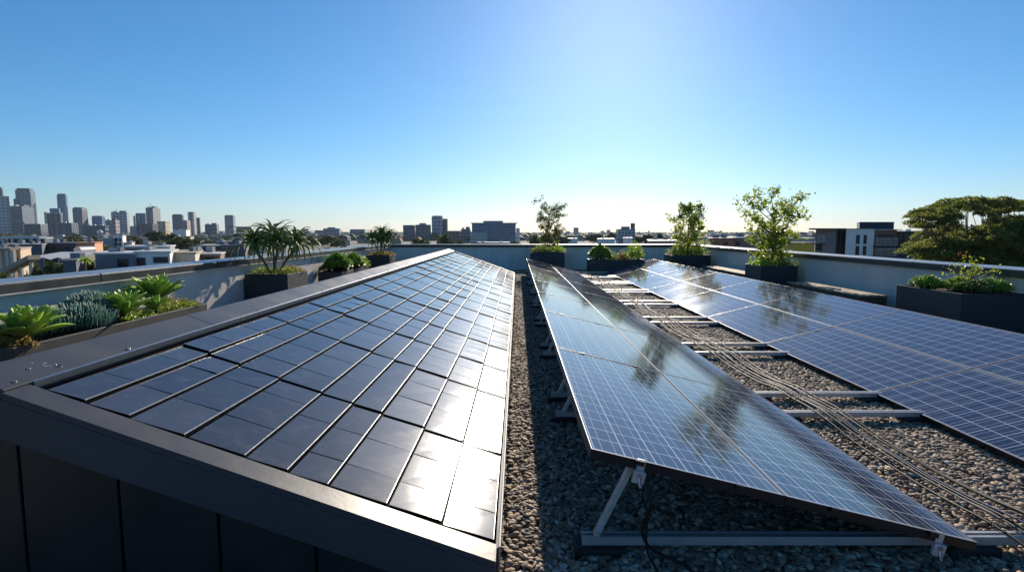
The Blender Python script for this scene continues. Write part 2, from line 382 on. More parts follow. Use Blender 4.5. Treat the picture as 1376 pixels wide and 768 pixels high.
# tiles
cols = [-2.05, -1.89, -1.706, -1.464, -1.209, -1.02, -.841, -.582, -.34, -.105]
courses = [FB + .02, 3.42, 4.62, 5.53, 6.50, 7.50]
while courses[-1] < RY1 - 1.1: courses.append(courses[-1] + 1.02 + R.uniform(-.06, .06))
courses[-1] = RY1 - .07
mbt = MB(); mbe = MB(); rt = random.Random(3)
splits = [(0, .30, .68, 1), (0, .42, .78, 1), (0, .36, .70, 1), (0, .25, .62, 1), (0, .27, .55, .8, 1)]
for ci in range(len(courses) - 1):
    y0, y1 = courses[ci], courses[ci + 1]; L = y1 - y0
    spl = rt.choice(splits)
    for k in range(9):
        if k in (4, 7) or rt.random() < .2: spl = rt.choice(splits)
        if ci == 0 and k < 4: spl = (0, .33, .76, 1)
        gp = .012 if ci else .016
        a, b_ = cols[k] + (.010 if k else .002), cols[k + 1] - .0030
        ya, yb = y0 + gp + rt.uniform(-.004, .012), y1 - .004
        lift = rt.uniform(.010, .015); tw = rt.uniform(-.0025, .0025); lead = rt.uniform(.004, .013)
        for s0, s1 in zip(spl[:-1], spl[1:]):
            q0 = ya + (yb - ya) * s0 + (.004 if s0 else 0); q1 = ya + (yb - ya) * s1 - (.004 if s1 < 1 else 0)
            def off(yq): return lead * (1 - (yq - ya) / (yb - ya))       # near end of a tile rides on the next one
            j0, j1 = rt.uniform(-.0014, .0014), rt.uniform(-.0014, .0014)
            P = []
            for th in (.02, 0):
                for (xx, yq, o) in ((a, q0, .003 + j0), (b_, q0, lift + tw + j0), (b_, q1, lift - tw + j1), (a, q1, .003 + j1)):
                    P.append((xx, yq, rz(xx) + o + off(yq) - th))
            mbt.hexa(P); mbt.m[-6:] = [1, 0, 1, 1, 1, 1]
        P = []
        for th in (.0035, -.0012):
            for (xx, yq) in ((b_ + .0005, ya), (b_ + .0028, ya), (b_ + .0028, yb), (b_ + .0005, yb)):
                P.append((xx, yq, rz(xx) + lift + (tw if yq == ya else -tw) + off(yq) - th))
        mbe.hexa(P)
inroof(mbt).build('solar_tiles', [MT['tile'], MT['gap']], roof)
inroof(mbe).build('tile_edge_glint', MT['steel'], roof)  # added pale strips standing in for the sun-lit highlight along tile edges
mb = MB()
for q in np.arange(3.05, 18.5, 1.55):
    x = CAPX - .016; mb.tube([(x, q, rz(x) + .034), (x - .002, q, rz(x) + .044)], .009, 8)
for (x, q) in ((-2.19, 2.50), (-2.13, 2.36)):
    mb.tube([(x, q, rz(x) + .034), (x, q, rz(x) + .040)], .008, 10)
inroof(mb).build('screw', MT['bolt'], roof)
mb = MB(); x, y = -2.150, 2.62; mb.tube([(x + .011 * math.cos(a), y + .011 * math.sin(a), rz(x + .011 * math.cos(a)) + .0365) for a in [k * .5236 for k in range(13)]], .0022, 5)
inroof(mb).build('plug_ring', MT['trim'], roof)
mb = MB()
for (x, y, l, q) in ((-2.205, 2.60, .012, .004), (-2.19, 2.575, .02, .003), (-2.228, 2.56, .007, .004), (-2.17, 2.59, .006, .003)):
    slab(mb, x, x + l, y, y + q, .0368, .0368, .0005)
inroof(mb).build('paint_fleck', MT['drip'], roof)

# ------------------------------------------------------------------ solar arrays
PL = 2.43; CELLX = (.97 - .032) / 6; CELLY = (2.41 - .04) / 15
MT['pv1'] = pvmat('solar_cells_lengthwise', 'y'); MT['pv2'] = pvmat('solar_cells_crosswise', 'x')
def make_panel(pv):
    root = empty('solar_panel')
    W, L, T, fw = .97, 2.41, .045, .005
    MB().box(fw, W - fw, fw, L - fw, -.012, -.0015).build('cell_glass', pv, root)
    mb = MB()
    for (x0, x1, y0, y1) in ((0, W, 0, fw - .0005), (0, W, L - fw + .0005, L), (0, fw - .0005, fw, L - fw), (W - fw + .0005, W, fw, L - fw)):
        mb.box(x0, x1, y0, y1, -T, -.0005, 0); mb.box(x0 + .0005, x1 - .0005, y0 + .0005, y1 - .0005, -.0004, .0012, 1)
    mb.build('frame', [MT['framedark'], MT['framelip']], root)
    MB().box(.35, .62, 1.9, 2.0, -.035, -.0125).build('junction_box', MT['rubber'], root)
    for xq in (.24, .74): MB().box(xq - .022, xq + .022, -.0185, -.0012, -.02, .004).build('mid_clamp', MT['framedark'], root)
    return root
TILT = .25; SLOPE = math.atan(TILT); CW = .97; GAPW = .006
ORD = ['first', 'second', 'third', 'fourth', 'fifth', 'sixth', 'seventh', 'eighth']
protos = {}
def array(pv, xhigh, zhigh, sign, y0, n, name):
    """xhigh,zhigh: high edge; sign +1 slopes down to the right"""
    for i in range(n):
        for c in range(2):
            if pv not in protos:
                protos[pv] = make_panel(MT[pv]); o = protos[pv]
            else: o = copy_tree(protos[pv])
            s0 = c * (CW + GAPW)
            if sign > 0: dx = s0 * math.cos(SLOPE); dz = -s0 * math.sin(SLOPE); ang = SLOPE
            else: dx = -(s0 + CW) * math.cos(SLOPE); dz = -(s0 + CW) * math.sin(SLOPE); ang = -SLOPE
            jit = R.uniform(-.0015, .0015)
            o.location = (xhigh + dx, y0 + i * PL, zhigh + dz)
            o.rotation_euler = (jit, ang + R.uniform(-.001, .001), 0)
            side = 'raised outer' if c == 0 else 'low inner'
            tag(o, f'{side} blue solar panel, {ORD[i]} from the near end of the {name}', 'solar panel', f'solar panels of the {name}')
A1X, A1Z, A1Y, = .356, .604, 2.64
array('pv1', A1X, A1Z, 1, A1Y, 8, 'middle array')
A2X, A2Z, A2Y = 5.33, .565, 2.96
array('pv2', A2X, A2Z, -1, A2Y, 8, 'right-hand array')

# mounting frames (a rail on rubber feet under both arrays with a leg to each raised edge)
def frame(y, label):
    r = empty('mounting_frame', (0, y, 0), 0, label, 'mounting frame', 'mounting frames under the solar panels')
    mb = MB(); z0, z1 = .062, .105
    mb.box(.33, 5.28, -.030, .030, z0, z0 + .004); mb.box(.33, 5.28, -.030, -.026, z0 + .0041, z1); mb.box(.33, 5.28, .026, .030, z0 + .0041, z1)
    mb.box(.33, 5.28, -.0255, -.012, z1 - .004, z1); mb.box(.33, 5.28, .012, .0255, z1 - .004, z1)
    mb.build('rail', MT['rail'], r)
    for x in (.42, 2.3, 3.42, 5.15):
        MB().box(x - .13, x + .13, -.07, .07, .004, .0615).build('rubber_foot', MT['rubber'], r, bevel=.012)
    def zu(x): return A1Z - TILT * (x - A1X) - .049
    L = MB(); L.bar((.40, 0, .10), (.585, 0, zu(.585) - .012), .038, .030); L.build('leg', MT['steel'], r, bevel=.003)
    MB().bar((.585, -.024, zu(.585) - .055), (.585, -.024, zu(.585) - .004), .06, .004, up=(0, 1, 0)).build('bracket', MT['steel'], r)
    zu2 = lambda x: A2Z - TILT * (A2X - x) - .049
    MB().bar((5.22, 0, .10), (5.08, 0, zu2(5.08) - .012), .038, .030).build('leg', MT['steel'], r, bevel=.003)
    lo = MB(); lo.box(2.14, 2.20, -.02, .02, .1055, zu(2.17) - .008); lo.build('low_bracket', MT['steel'], r)
    lo = MB(); lo.box(3.52, 3.58, -.02, .02, .1055, zu2(3.55) - .009); lo.build('low_bracket', MT['steel'], r)
    MB().tube([(.425, -.04, .125), (.425, .04, .125)], .010, 6).build('bolt', MT['bolt'], r)
    MB().tube([(.578, -.034, zu(.585) - .035), (.578, .034, zu(.585) - .035)], .010, 6).build('bolt', MT['bolt'], r)
    return r
ys = [A1Y + .13]
for i in range(1, 8): ys += [A1Y + i * PL - .30, A1Y + i * PL + .28]
ys += [A1Y + 8 * PL - .25]
f0 = frame(ys[0], 'near aluminium mounting frame with galvanised leg at the front end of the middle array')
for i, y in enumerate(ys[1:]):
    c = copy_tree(f0); c.location = (0, y, 0)
    k = (i // 2) + 1
    if i == len(ys) - 2: lab = 'mounting frame at the far end of the arrays nearest the back parapet'
    else:
        names = ['first', 'second', 'third', 'fourth', 'fifth', 'sixth', 'seventh']
        lab = f'mounting frame just {"before" if i % 2 == 0 else "beyond"} the {names[k-1]} panel joint of the middle array'
    tag(c, lab)
# end clamps on the near edge of the middle array
for (xc, lab) in ((.60, 'zinc end clamp over the near frame edge above the galvanised leg'), (2.06, 'zinc end clamp near the low corner of the middle array')):
    zt = A1Z - TILT * (xc - A1X)
    r = empty('panel_clamp', (xc, A1Y, zt), 0, lab, 'clamp', 'clamps on the near edge of the middle array'); r.rotation_euler = (0, SLOPE, 0)
    mb = MB().box(-.019, .019, -.006, -.001, -.075, .004); mb.box(-.019, .019, -.001, .016, .0025, .0055)
    mb.build('strap', MT['rail'], r, bevel=.001)
    mb = MB().tube([(0, -.03, -.062), (0, -.006, -.062)], .013, 6); mb.tube([(0, -.018, -.058), (.006, -.024, -.095), (.018, -.03, -.118)], .009, 7)
    mb.build('bolt', MT['clamp'], r)
    MB().box(-.03, .03, -.026, -.0065, -.105, -.045).build('jaw', MT['steel'], r, bevel=.003)

# ------------------------------------------------------------------ cables
def spl(pts, n=8):
    P = [Vector(p) for p in pts]; out = []
    for i in range(len(P) - 1):
        p0 = P[max(i - 1, 0)]; p1 = P[i]; p2 = P[i + 1]; p3 = P[min(i + 2, len(P) - 1)]
        for k in range(n):
            u = k / n
            out.append(.5 * ((2 * p1) + (-p0 + p2) * u + (2 * p0 - 5 * p1 + 4 * p2 - p3) * u * u + (-p0 + 3 * p1 - 3 * p2 + p3) * u ** 3))
    out.append(P[-1]); return out
rc = random.Random(11)
mats = ['cable_black', 'cable_grey', 'cable_black', 'cable_black', 'cable_blue', 'cable_black', 'cable_grey', 'cable_black']
PTS = []
for i in range(8):
    pts = []; y = 1.2; ph = rc.uniform(0, 6); x0 = 2.50 + i * .036
    while y < 21.5:
        sag = min(abs(y - q) for q in ys); z = .116 + (i % 3) * .012 - min(.055, sag * .09)
        spread = .15 + .35 * math.sin(y * .8 + 1)
        x = 2.63 + (x0 - 2.63) * (1 + spread * .9) + .022 * math.sin(y * .7 + ph) + .006 * math.sin(y * 1.7 + ph * 2) + .04 * math.sin(y * .45)
        pts.append((x, y, z + rc.uniform(0, .003))); y += .33
    PTS.append(pts)
    c = {'cable_grey': 'grey', 'cable_black': 'black', 'cable_blue': 'blue-grey'}[mats[i]]
    lab = {'grey': 'thin glossy grey cable in the bundle over the rails between the two arrays', 'black': 'thin black cable in the bundle over the rails between the two arrays', 'blue-grey': 'single blue-grey cable in the bundle over the rails between the arrays'}[c]
    o = MB().tube(spl(pts, 3), .0065, 6).build('cable', MT[mats[i]], None, smooth=True); tag(o, lab, 'cable', 'cables laid between the two solar arrays')
for j, nm in ((5, 'nearest'), (12, 'second nearest'), (19, 'third nearest'), (27, 'fourth nearest'), (36, 'farthest')):
    q = [p[j] for p in PTS]; x0, x1 = min(p[0] for p in q) - .012, max(p[0] for p in q) + .012; zz = max(p[2] for p in q); y_ = q[0][1]; zl = min(p[2] for p in q)
    loop = [(x0, y_, zl - .011), (x0 - .003, y_, (zl + zz) / 2), (x0 + .01, y_, zz + .011), (x1 - .01, y_, zz + .011), (x1 + .003, y_, (zl + zz) / 2), (x1, y_, zl - .011), (x0, y_, zl - .011)]
    tag(MB().tube(loop, .0035, 5).build('cable_tie', MT['rubber']), f'black strap around the cable bundle, {nm} of the visible ties', 'cable tie', 'ties around the cable bundle')
o = MB().tube(spl([(.62, 2.60, .47), (.63, 2.57, .36), (.60, 2.60, .22), (.65, 2.60, .12), (.80, 2.58, .055), (.86, 2.40, .04), (.90, 2.1, .04)], 6), .0085, 6).build('cable', MT['cable_black'], None, smooth=True)
tag(o, 'thick black cable hanging from the clamp down to the gravel at the near leg', 'cable')
o = MB().tube(spl([(.63, 2.66, .48), (.60, 2.62, .38), (.64, 2.68, .26), (.62, 2.59, .13), (.66, 2.50, .05), (.64, 2.2, .035)], 6), .006, 6).build('cable', MT['cable_black'], None, smooth=True)
tag(o, 'thinner black cable looping beside the thick one at the near leg', 'cable')

# ------------------------------------------------------------------ pebbles (one uncountable mass)
mb = MB()
for (x0, x1, y0, y1) in ((-.06, 3.75, 1.6, 9.0),):
    mb.add([(x0, y0, .002), (x1, y0, .002), (x1, y1, .002), (x0, y1, .002)], [(0, 1, 2, 3)])
pb = mb.build('pebbles', MT['pebble']); tag(pb, 'rounded river pebbles covering the flat roof between the arrays', 'gravel', kind='stuff')
def peb_group(density, smin, smax, seed):
    ng = bpy.data.node_groups.new("pebble_scatter", 'GeometryNodeTree')
    ng.interface.new_socket("Geometry", in_out='INPUT', socket_type='NodeSocketGeometry')
    ng.interface.new_socket("Geometry", in_out='OUTPUT', socket_type='NodeSocketGeometry')
    gi = ng.nodes.new("NodeGroupInput"); go = ng.nodes.new("NodeGroupOutput"); L = ng.links.new
    join = ng.nodes.new("GeometryNodeJoinGeometry")
    for vi in range(3):
        dp = ng.nodes.new("GeometryNodeDistributePointsOnFaces"); dp.distribute_method = 'RANDOM'
        dp.inputs["Density"].default_value = density / 3; dp.inputs["Seed"].default_value = seed + vi
        L(gi.outputs[0], dp.inputs["Mesh"])
        ico = ng.nodes.new("GeometryNodeMeshIcoSphere"); ico.inputs["Radius"].default_value = 1; ico.inputs["Subdivisions"].default_value = 3 if density < 1400 else 2
        # lumpy displacement
        sp = ng.nodes.new("GeometryNodeSetPosition"); nz = ng.nodes.new("ShaderNodeTexNoise"); nz.inputs["Scale"].default_value = .8; nz.inputs["Detail"].default_value = 1
        pos = ng.nodes.new("GeometryNodeInputPosition"); ad = ng.nodes.new("ShaderNodeVectorMath"); ad.operation = 'ADD'; ad.inputs[1].default_value = (vi * 7.3, vi * 3.1, 0)
        L(pos.outputs[0], ad.inputs[0]); L(ad.outputs[0], nz.inputs["Vector"])
        sb = ng.nodes.new("ShaderNodeVectorMath"); sb.operation = 'SUBTRACT'; sb.inputs[1].default_value = (.5, .5, .5)
        sc = ng.nodes.new("ShaderNodeVectorMath"); sc.operation = 'SCALE'; sc.inputs[3].default_value = 1.1
        L(nz.outputs["Color"], sb.inputs[0]); L(sb.outputs[0], sc.inputs[0]); L(sc.outputs[0], sp.inputs["Offset"]); L(ico.outputs[0], sp.inputs["Geometry"])
        sm = ng.nodes.new("GeometryNodeSetShadeSmooth"); L(sp.outputs[0], sm.inputs[0])
        mt = ng.nodes.new("GeometryNodeSetMaterial"); mt.inputs["Material"].default_value = MT['pebble']; L(sm.outputs[0], mt.inputs[0])
        iop = ng.nodes.new("GeometryNodeInstanceOnPoints"); L(dp.outputs["Points"], iop.inputs["Points"]); L(mt.outputs[0], iop.inputs["Instance"])
        rv = ng.nodes.new("FunctionNodeRandomValue"); rv.data_type = 'FLOAT_VECTOR'; rv.inputs[0].default_value = (-.35, -.35, 0); rv.inputs[1].default_value = (.35, .35, 6.28)
        rs = ng.nodes.new("FunctionNodeRandomValue"); rs.data_type = 'FLOAT_VECTOR'; rs.inputs[0].default_value = (smin, smin * .8, smin * .55); rs.inputs[1].default_value = (smax, smax * .72, smax * .5); rs.inputs["Seed"].default_value = 5
        L(rv.outputs[0], iop.inputs["Rotation"]); L(rs.outputs[0], iop.inputs["Scale"])
        tr = ng.nodes.new("GeometryNodeTranslateInstances"); tr.inputs["Local Space"].default_value = False
        rz_ = ng.nodes.new("FunctionNodeRandomValue"); rz_.data_type = 'FLOAT_VECTOR'; rz_.inputs[0].default_value = (0, 0, .0); rz_.inputs[1].default_value = (0, 0, .022); rz_.inputs["Seed"].default_value = 9
        L(iop.outputs[0], tr.inputs[0]); L(rz_.outputs[0], tr.inputs["Translation"])
        L(tr.outputs[0], join.inputs[0])
    L(gi.outputs[0], join.inputs[0])
    L(join.outputs[0], go.inputs[0]); return ng
md = pb.modifiers.new("scatter", 'NODES'); md.node_group = peb_group(2400, .010, .034, 1)
mb = MB()
mb.add([(-.06, 9.0, .002), (3.75, 9.0, .002), (3.75, 24.2, .002), (-.06, 24.2, .002)], [(0, 1, 2, 3)])
pb2 = mb.build('pebbles', MT['pebble']); tag(pb2, 'far stretch of rounded river pebbles towards the back parapet', 'gravel', kind='stuff')
md = pb2.modifiers.new("scatter", 'NODES'); md.node_group = peb_group(1500, .016, .034, 20)

# ------------------------------------------------------------------ planters and benches
def planter(x0, x1, y0, y1, h, label, group='charcoal planters along the parapets'):
    r = empty('planter_box', ((x0 + x1) / 2, (y0 + y1) / 2, 0), 0, label, 'planter', group)
    a, b_, c, d = (x0 - x1) / 2, (x1 - x0) / 2, (y0 - y1) / 2, (y1 - y0) / 2; t_ = .028
    mb = MB()
    O = [(a, c), (b_, c), (b_, d), (a, d)]; I = [(a + t_, c + t_), (b_ - t_, c + t_), (b_ - t_, d - t_), (a + t_, d - t_)]
    v = [(x, y, .003) for x, y in O] + [(x, y, h) for x, y in O] + [(x, y, h) for x, y in I] + [(x, y, h - .09) for x, y in I]
    f = [(3, 2, 1, 0)] + [(i, (i + 1) % 4, 4 + (i + 1) % 4, 4 + i) for i in range(4)] + [(4 + i, 4 + (i + 1) % 4, 8 + (i + 1) % 4, 8 + i) for i in range(4)] + [(8 + i, 8 + (i + 1) % 4, 12 + (i + 1) % 4, 12 + i) for i in range(4)] + [(12, 13, 14, 15)]
    mb.add(v, f); mb.build('box', MT['planter'], r, bevel=.005)
    # soil mound
    n = 14; mb = MB(); rr = random.Random(int(x0 * 100 + y0 * 10)); vv = []
    for i in range(n + 1):
        for j in range(n + 1):
            vv.append((a + t_ + (b_ - a - 2 * t_) * i / n, c + t_ + (d - c - 2 * t_) * j / n, h - .045 + rr.uniform(-.012, .012)))
    mb.add(vv, [(i * (n + 1) + j, (i + 1) * (n + 1) + j, (i + 1) * (n + 1) + j + 1, i * (n + 1) + j + 1) for i in range(n) for j in range(n)])
    mb.build('soil', MT['soil'], r, smooth=True)
    return (x0, x1, y0, y1, h)
PA = planter(-5.42, -4.70, 5.22, 8.55, .56, 'long low planter of agaves at the near end of the sunlit left parapet')
PB = planter(-5.46, -4.60, 11.35, 12.45, .79, 'tall planter under the larger tree aloe on the left')
PC = planter(-5.38, -4.75, 15.3, 16.5, .55, 'low planter of bright bushy succulents beyond the larger tree aloe')
PD = planter(-5.38, -4.78, 16.7, 18.3, .56, 'farther low planter of pale green shrubs on the left, before the far aloe')
PE = planter(-5.46, -4.60, 20.5, 21.5, .79, 'tall planter under the far tree aloe in the back left corner')
PF = planter(.55, 1.93, 23.15, 24.0, .80, 'planter of the thin-leaved tree against the middle of the back parapet')
PG = planter(2.80, 4.92, 21.9, 22.8, .56, 'long low planter of small shrubs in front of the back parapet')
PH = planter(5.58, 6.98, 20.5, 21.6, .79, 'planter of the leafy tree in the back right corner')
PI_ = planter(6.10, 7.02, 14.2, 15.2, .79, 'planter of the tallest tree, between the two timber benches')
PJ = planter(6.10, 7.04, 7.75, 9.1, .79, 'big near planter of mixed greenery at the right edge')
def bench(x0, x1, y0, y1, label):
    r = empty('timber_bench', ((x0 + x1) / 2, (y0 + y1) / 2, 0), 0, label, 'bench', 'timber benches along the right parapet')
    a, b_, c, d = (x0 - x1) / 2, (x1 - x0) / 2, (y0 - y1) / 2, (y1 - y0) / 2
    mb = MB(); n = 4; w_ = (b_ - a) / n
    for i in range(n): mb.box(a + i * w_ + .003, a + (i + 1) * w_ - .003, c - .01, d + .01, .415, .45)
    mb.build('seat', MT['timber'], r, bevel=.004)
    mb = MB()
    for z in (.01, .145, .28): mb.box(a + .02, b_ - .02, c + .01, d - .01, z, z + .128)
    mb.build('base', MT['timberd'], r, bevel=.004)
bench(6.44, 6.97, 10.6, 13.5, 'long timber bench before the tallest tree, between it and the big near planter')
bench(6.40, 6.97, 15.9, 19.6, 'farther timber bench beyond the tallest tree towards the back corner')

# ------------------------------------------------------------------ vegetation builders
MT['agave'] = leafmat('agave_leaf', (.20, .36, .05), (.40, .56, .12), .28, .5, 9)
MT['chalk'] = leafmat('blue_chalk_leaf', (.09, .23, .17), (.20, .36, .27), .12, .5, 8)
MT['aloe'] = leafmat('aloe_leaf', (.10, .18, .045), (.24, .31, .08), .25, .4, 4)
MT['lime'] = leafmat('lime_succulent_leaf', (.20, .36, .04), (.38, .52, .08), .35, .4, 10)
MT['cover'] = leafmat('small_leaf_cover', (.11, .19, .035), (.27, .34, .07), .35, .5, 12)
MT['dry'] = leafmat('dry_yellow_leaf', (.22, .16, .05), (.34, .25, .07), .3, .6, 12)
MT['tree1'] = leafmat('planter_tree_leaf', (.10, .16, .03), (.26, .32, .06), .52, .45, 5)
MT['tree2'] = leafmat('olive_grey_leaf', (.08, .11, .04), (.17, .19, .07), .32, .5, 5)
MT['orange'] = leafmat('orange_leaf', (.45, .12, .02), (.55, .26, .04), .4, .5, 9)
MT['gum'] = leafmat('broad_tree_leaf', (.055, .085, .022), (.185, .215, .055), .38, .6, .55)
MT['far1'] = leafmat('dark_green_foliage', (.028, .05, .016), (.07, .095, .03), .12, .7, .25)
MT['far2'] = leafmat('olive_foliage', (.07, .085, .02), (.14, .15, .04), .15, .7, .25)
MT['far3'] = leafmat('mid_green_foliage', (.045, .085, .02), (.10, .14, .035), .15, .7, .25)

def fastmesh(name, V, Fq, mats, parent=None, smooth=False, loc=None, mi=None):
    """V (n,3) array, Fq (m,k) int array"""
    me = bpy.data.meshes.new(name); V = np.asarray(V, dtype=np.float32); Fq = np.asarray(Fq, dtype=np.int32)
    m_, k = Fq.shape
    me.vertices.add(len(V)); me.vertices.foreach_set("co", V.ravel())
    me.loops.add(m_ * k); me.loops.foreach_set("vertex_index", Fq.ravel())
    me.polygons.add(m_); me.polygons.foreach_set("loop_start", np.arange(0, m_ * k, k, dtype=np.int32))
    for mt in (mats if isinstance(mats, (list, tuple)) else [mats]): me.materials.append(mt)
    if mi is not None: me.polygons.foreach_set("material_index", np.asarray(mi, dtype=np.int32))
    me.update(calc_edges=True); me.validate()
    if smooth: me.polygons.foreach_set("use_smooth", [True] * len(me.polygons))
    o = bpy.data.objects.new(name, me); COL.objects.link(o)
    if parent is not None: o.parent = parent
    if loc is not None: o.location = loc
    return o
def leafcloud(C, size, rng, droop=0., aspect=.5, up=None):
    """one folded diamond leaf (2 triangles sharing the midrib = 4 verts quad bent) per centre"""
    C = np.asarray(C); n = len(C)
    d = rng.normal(size=(n, 3)); d[:, 2] = d[:, 2] * .6 - droop; d /= np.linalg.norm(d, axis=1)[:, None]
    u = rng.normal(size=(n, 3)); 
    if up is not None: u = u * .8 + np.array([0, 0, up])
    s = np.cross(d, u); s /= np.linalg.norm(s, axis=1)[:, None] + 1e-9
    nn = np.cross(s, d); L = (size * rng.uniform(.7, 1.25, n))[:, None]
    a = C; m1 = C + d * L * .5 + s * L * aspect * .5 + nn * L * .1; b_ = C + d * L; m2 = C + d * L * .5 - s * L * aspect * .5 + nn * L * .1
    V = np.stack([a, m1, b_, m2], 1).reshape(-1, 3)
    Fq = np.arange(4 * n).reshape(n, 4)
    return V, Fq
def blade(base, d0, up, L, wd, curl, nseg=7, profile=None, fold=.25, thick=0.):
    """curved leaf strip: verts (nseg+1)*3; bends by curl (rad) downwards along its length"""
    P = []; p = np.array(base, float); d = np.array(d0, float); d /= np.linalg.norm(d)
    side = np.cross(d, np.array([0, 0, 1.])); 
    if np.linalg.norm(side) < 1e-3: side = np.array([1., 0, 0])
    side /= np.linalg.norm(side)
    for i in range(nseg + 1):
        t_ = i / nseg; w_ = wd * (profile(t_) if profile else (1 - t_) ** .8)
        nrm = np.cross(side, d)
        P += [p + side * w_ + nrm * w_ * fold, p.copy(), p - side * w_ + nrm * w_ * fold]
        a = -curl / nseg if not callable(curl) else -curl(t_) / nseg
        ca, sa = math.cos(a), math.sin(a)
        d = d * ca + np.cross(side, d) * sa + side * np.dot(side, d) * (1 - ca)
        p = p + d * L / nseg
    Fq = []
    for i in range(nseg):
        for k in range(2):
            Fq.append((i * 3 + k, i * 3 + k + 1, i * 3 + 4 + k, i * 3 + 3 + k))
    return P, Fq
class LM:
    def __init__(s): s.V = []; s.F = []; s.n = 0
    def add(s, P, Fq):
        s.V += list(P); s.F += [tuple(i + s.n for i in f) for f in Fq]; s.n = len(s.V)
    def build(s, name, mat_, parent=None, smooth=True, loc=None, solid=0):
        o = fastmesh(name, np.array(s.V), np.array(s.F), mat_, parent, smooth, loc)
        if solid:
            m_ = o.modifiers.new('thickness', 'SOLIDIFY'); m_.thickness = solid; m_.offset = 0
        return o
def agave(x, y, z, L, label, seed, n=26):
    r = random.Random(seed); lm = LM()
    prof = lambda t_: (.42 + .58 * math.sin(min(1, t_ / .55) * math.pi / 2)) * (1 if t_ < .55 else math.cos((t_ - .55) / .45 * math.pi / 2) ** .8) + .01
    for i in range(n):
        a = i * 2.39996 + r.uniform(-.15, .15); f = i / n
        el = math.radians(80 - 58 * f + r.uniform(-6, 6)); ll = L * (.62 + .38 * min(1, f * 1.6)) * r.uniform(.9, 1.08)
        d = (math.cos(a) * math.cos(el), math.sin(a) * math.cos(el), math.sin(el))
        P, Fq = blade((math.cos(a) * .02, math.sin(a) * .02, .03 + .05 * (1 - f)), d, None, ll, ll * .185, r.uniform(-.1, .45) if f > .3 else -.15, 8, prof, .45)
        lm.add(P, Fq)
    root = empty('agave_plant', (x, y, z), 0, label, 'agave', None)
    lm.build('leaves', MT['agave'], root, True, None, .006)
    MB().tube([(0, 0, -.05), (0, 0, .06)], .035, 8).build('stem', MT['bark'], root)
    return root
agave(-4.92, 5.62, .56, .40, 'bright green broad-leaved agave nearest the camera at the left frame edge', 1, 30)
agave(-4.93, 7.05, .57, .37, 'middle broad-leaved agave leaning over the planter rim beside the blue fingers', 2, 28)
agave(-5.10, 7.95, .64, .44, 'tallest broad-leaved agave at the far end of the long low planter', 3, 32)
agave(-5.20, 7.50, .60, .30, 'smallest broad-leaved agave tucked against the wall between the middle and tallest ones', 9, 22)
agave(-4.85, 7.55, .56, .24, 'little bright agave on the planter rim between the middle and tallest ones', 12, 20)
def chalk(x, y, z, rx, ry, h, label, seed, n=260):
    r = random.Random(seed); mb = MB()
    for i in range(n):
        a = r.uniform(0, 6.283); q = math.sqrt(r.random()); bx, by = q * math.cos(a) * rx, q * math.sin(a) * ry
        ln = r.uniform(.6, 1.) * h; tz = h * .75 * (1 - q * q * .7)
        az = r.uniform(0, 6.283); le = r.uniform(.04, .2) + q * .35; az = a + r.uniform(-1, 1) if q > .4 else az
        s = r.uniform(.11, .19)
        b0 = Vector((bx, by, max(-.02, tz - s * .7))); d = Vector((math.cos(az) * le, math.sin(az) * le, 1)).normalized()
        pts = [b0, b0 + d * s * .35 + Vector((math.cos(az), math.sin(az), 0)) * s * .04, b0 + d * s * .75 + Vector((0, 0, s * .03)), b0 + d * s + Vector((0, 0, s * .06))]
        mb.tube(pts, [.004, .0070, .0058, .0010], 5)
    o = mb.build('chalkstick_plant', MT['chalk'], None, True, loc=(x, y, z)); tag(o, label, 'succulent', 'blue finger succulents in the near left planter')
chalk(-5.12, 6.02, .56, .22, .34, .33, 'nearest clump of blue-green finger succulents, just behind the near agave', 4, 420)
chalk(-4.98, 6.42, .57, .26, .36, .30, 'clump of blue-green fingers spilling over the planter rim in the middle', 5, 460)
chalk(-5.14, 6.75, .60, .24, .32, .40, 'tallest blue-green finger clump against the wall before the middle agave', 6, 380)
def shrublet(x, y, z, rx, ry, h, mat_, label, seed, n=500, size=.035, cat='ground cover', group=None, name='ground_cover_plant', aspect=.5, up=.6):
    rng = np.random.default_rng(seed)
    q = np.sqrt(rng.random(n)); a = rng.random(n) * 6.283; hz = rng.random(n) ** .6
    lump = 1 + .28 * np.sin(a * 3 + seed) + .18 * np.sin(a * 7 + seed * 2)
    C = np.stack([q * np.cos(a) * rx * lump, q * np.sin(a) * ry * lump, hz * h * (1 - .6 * q * q) * (.8 + .35 * np.sin(a * 4 + q * 9 + seed))], 1)
    V, Fq = leafcloud(C, size, rng, -.3, aspect, up)
    root = empty(name, (x, y, z), 0, label, cat, group)
    fastmesh('foliage', V, Fq, MT[mat_], root)
    mb = MB(); r = random.Random(seed)
    for i in range(10):
        k = r.randrange(n); p = C[k]
        mb.tube([(p[0] * .3, p[1] * .3, -.03), (p[0] * .8, p[1] * .8, p[2] * .6), tuple(p)], [.006, .004, .002], 4)
    mb.build('stems', MT['bark'], root)
    return root
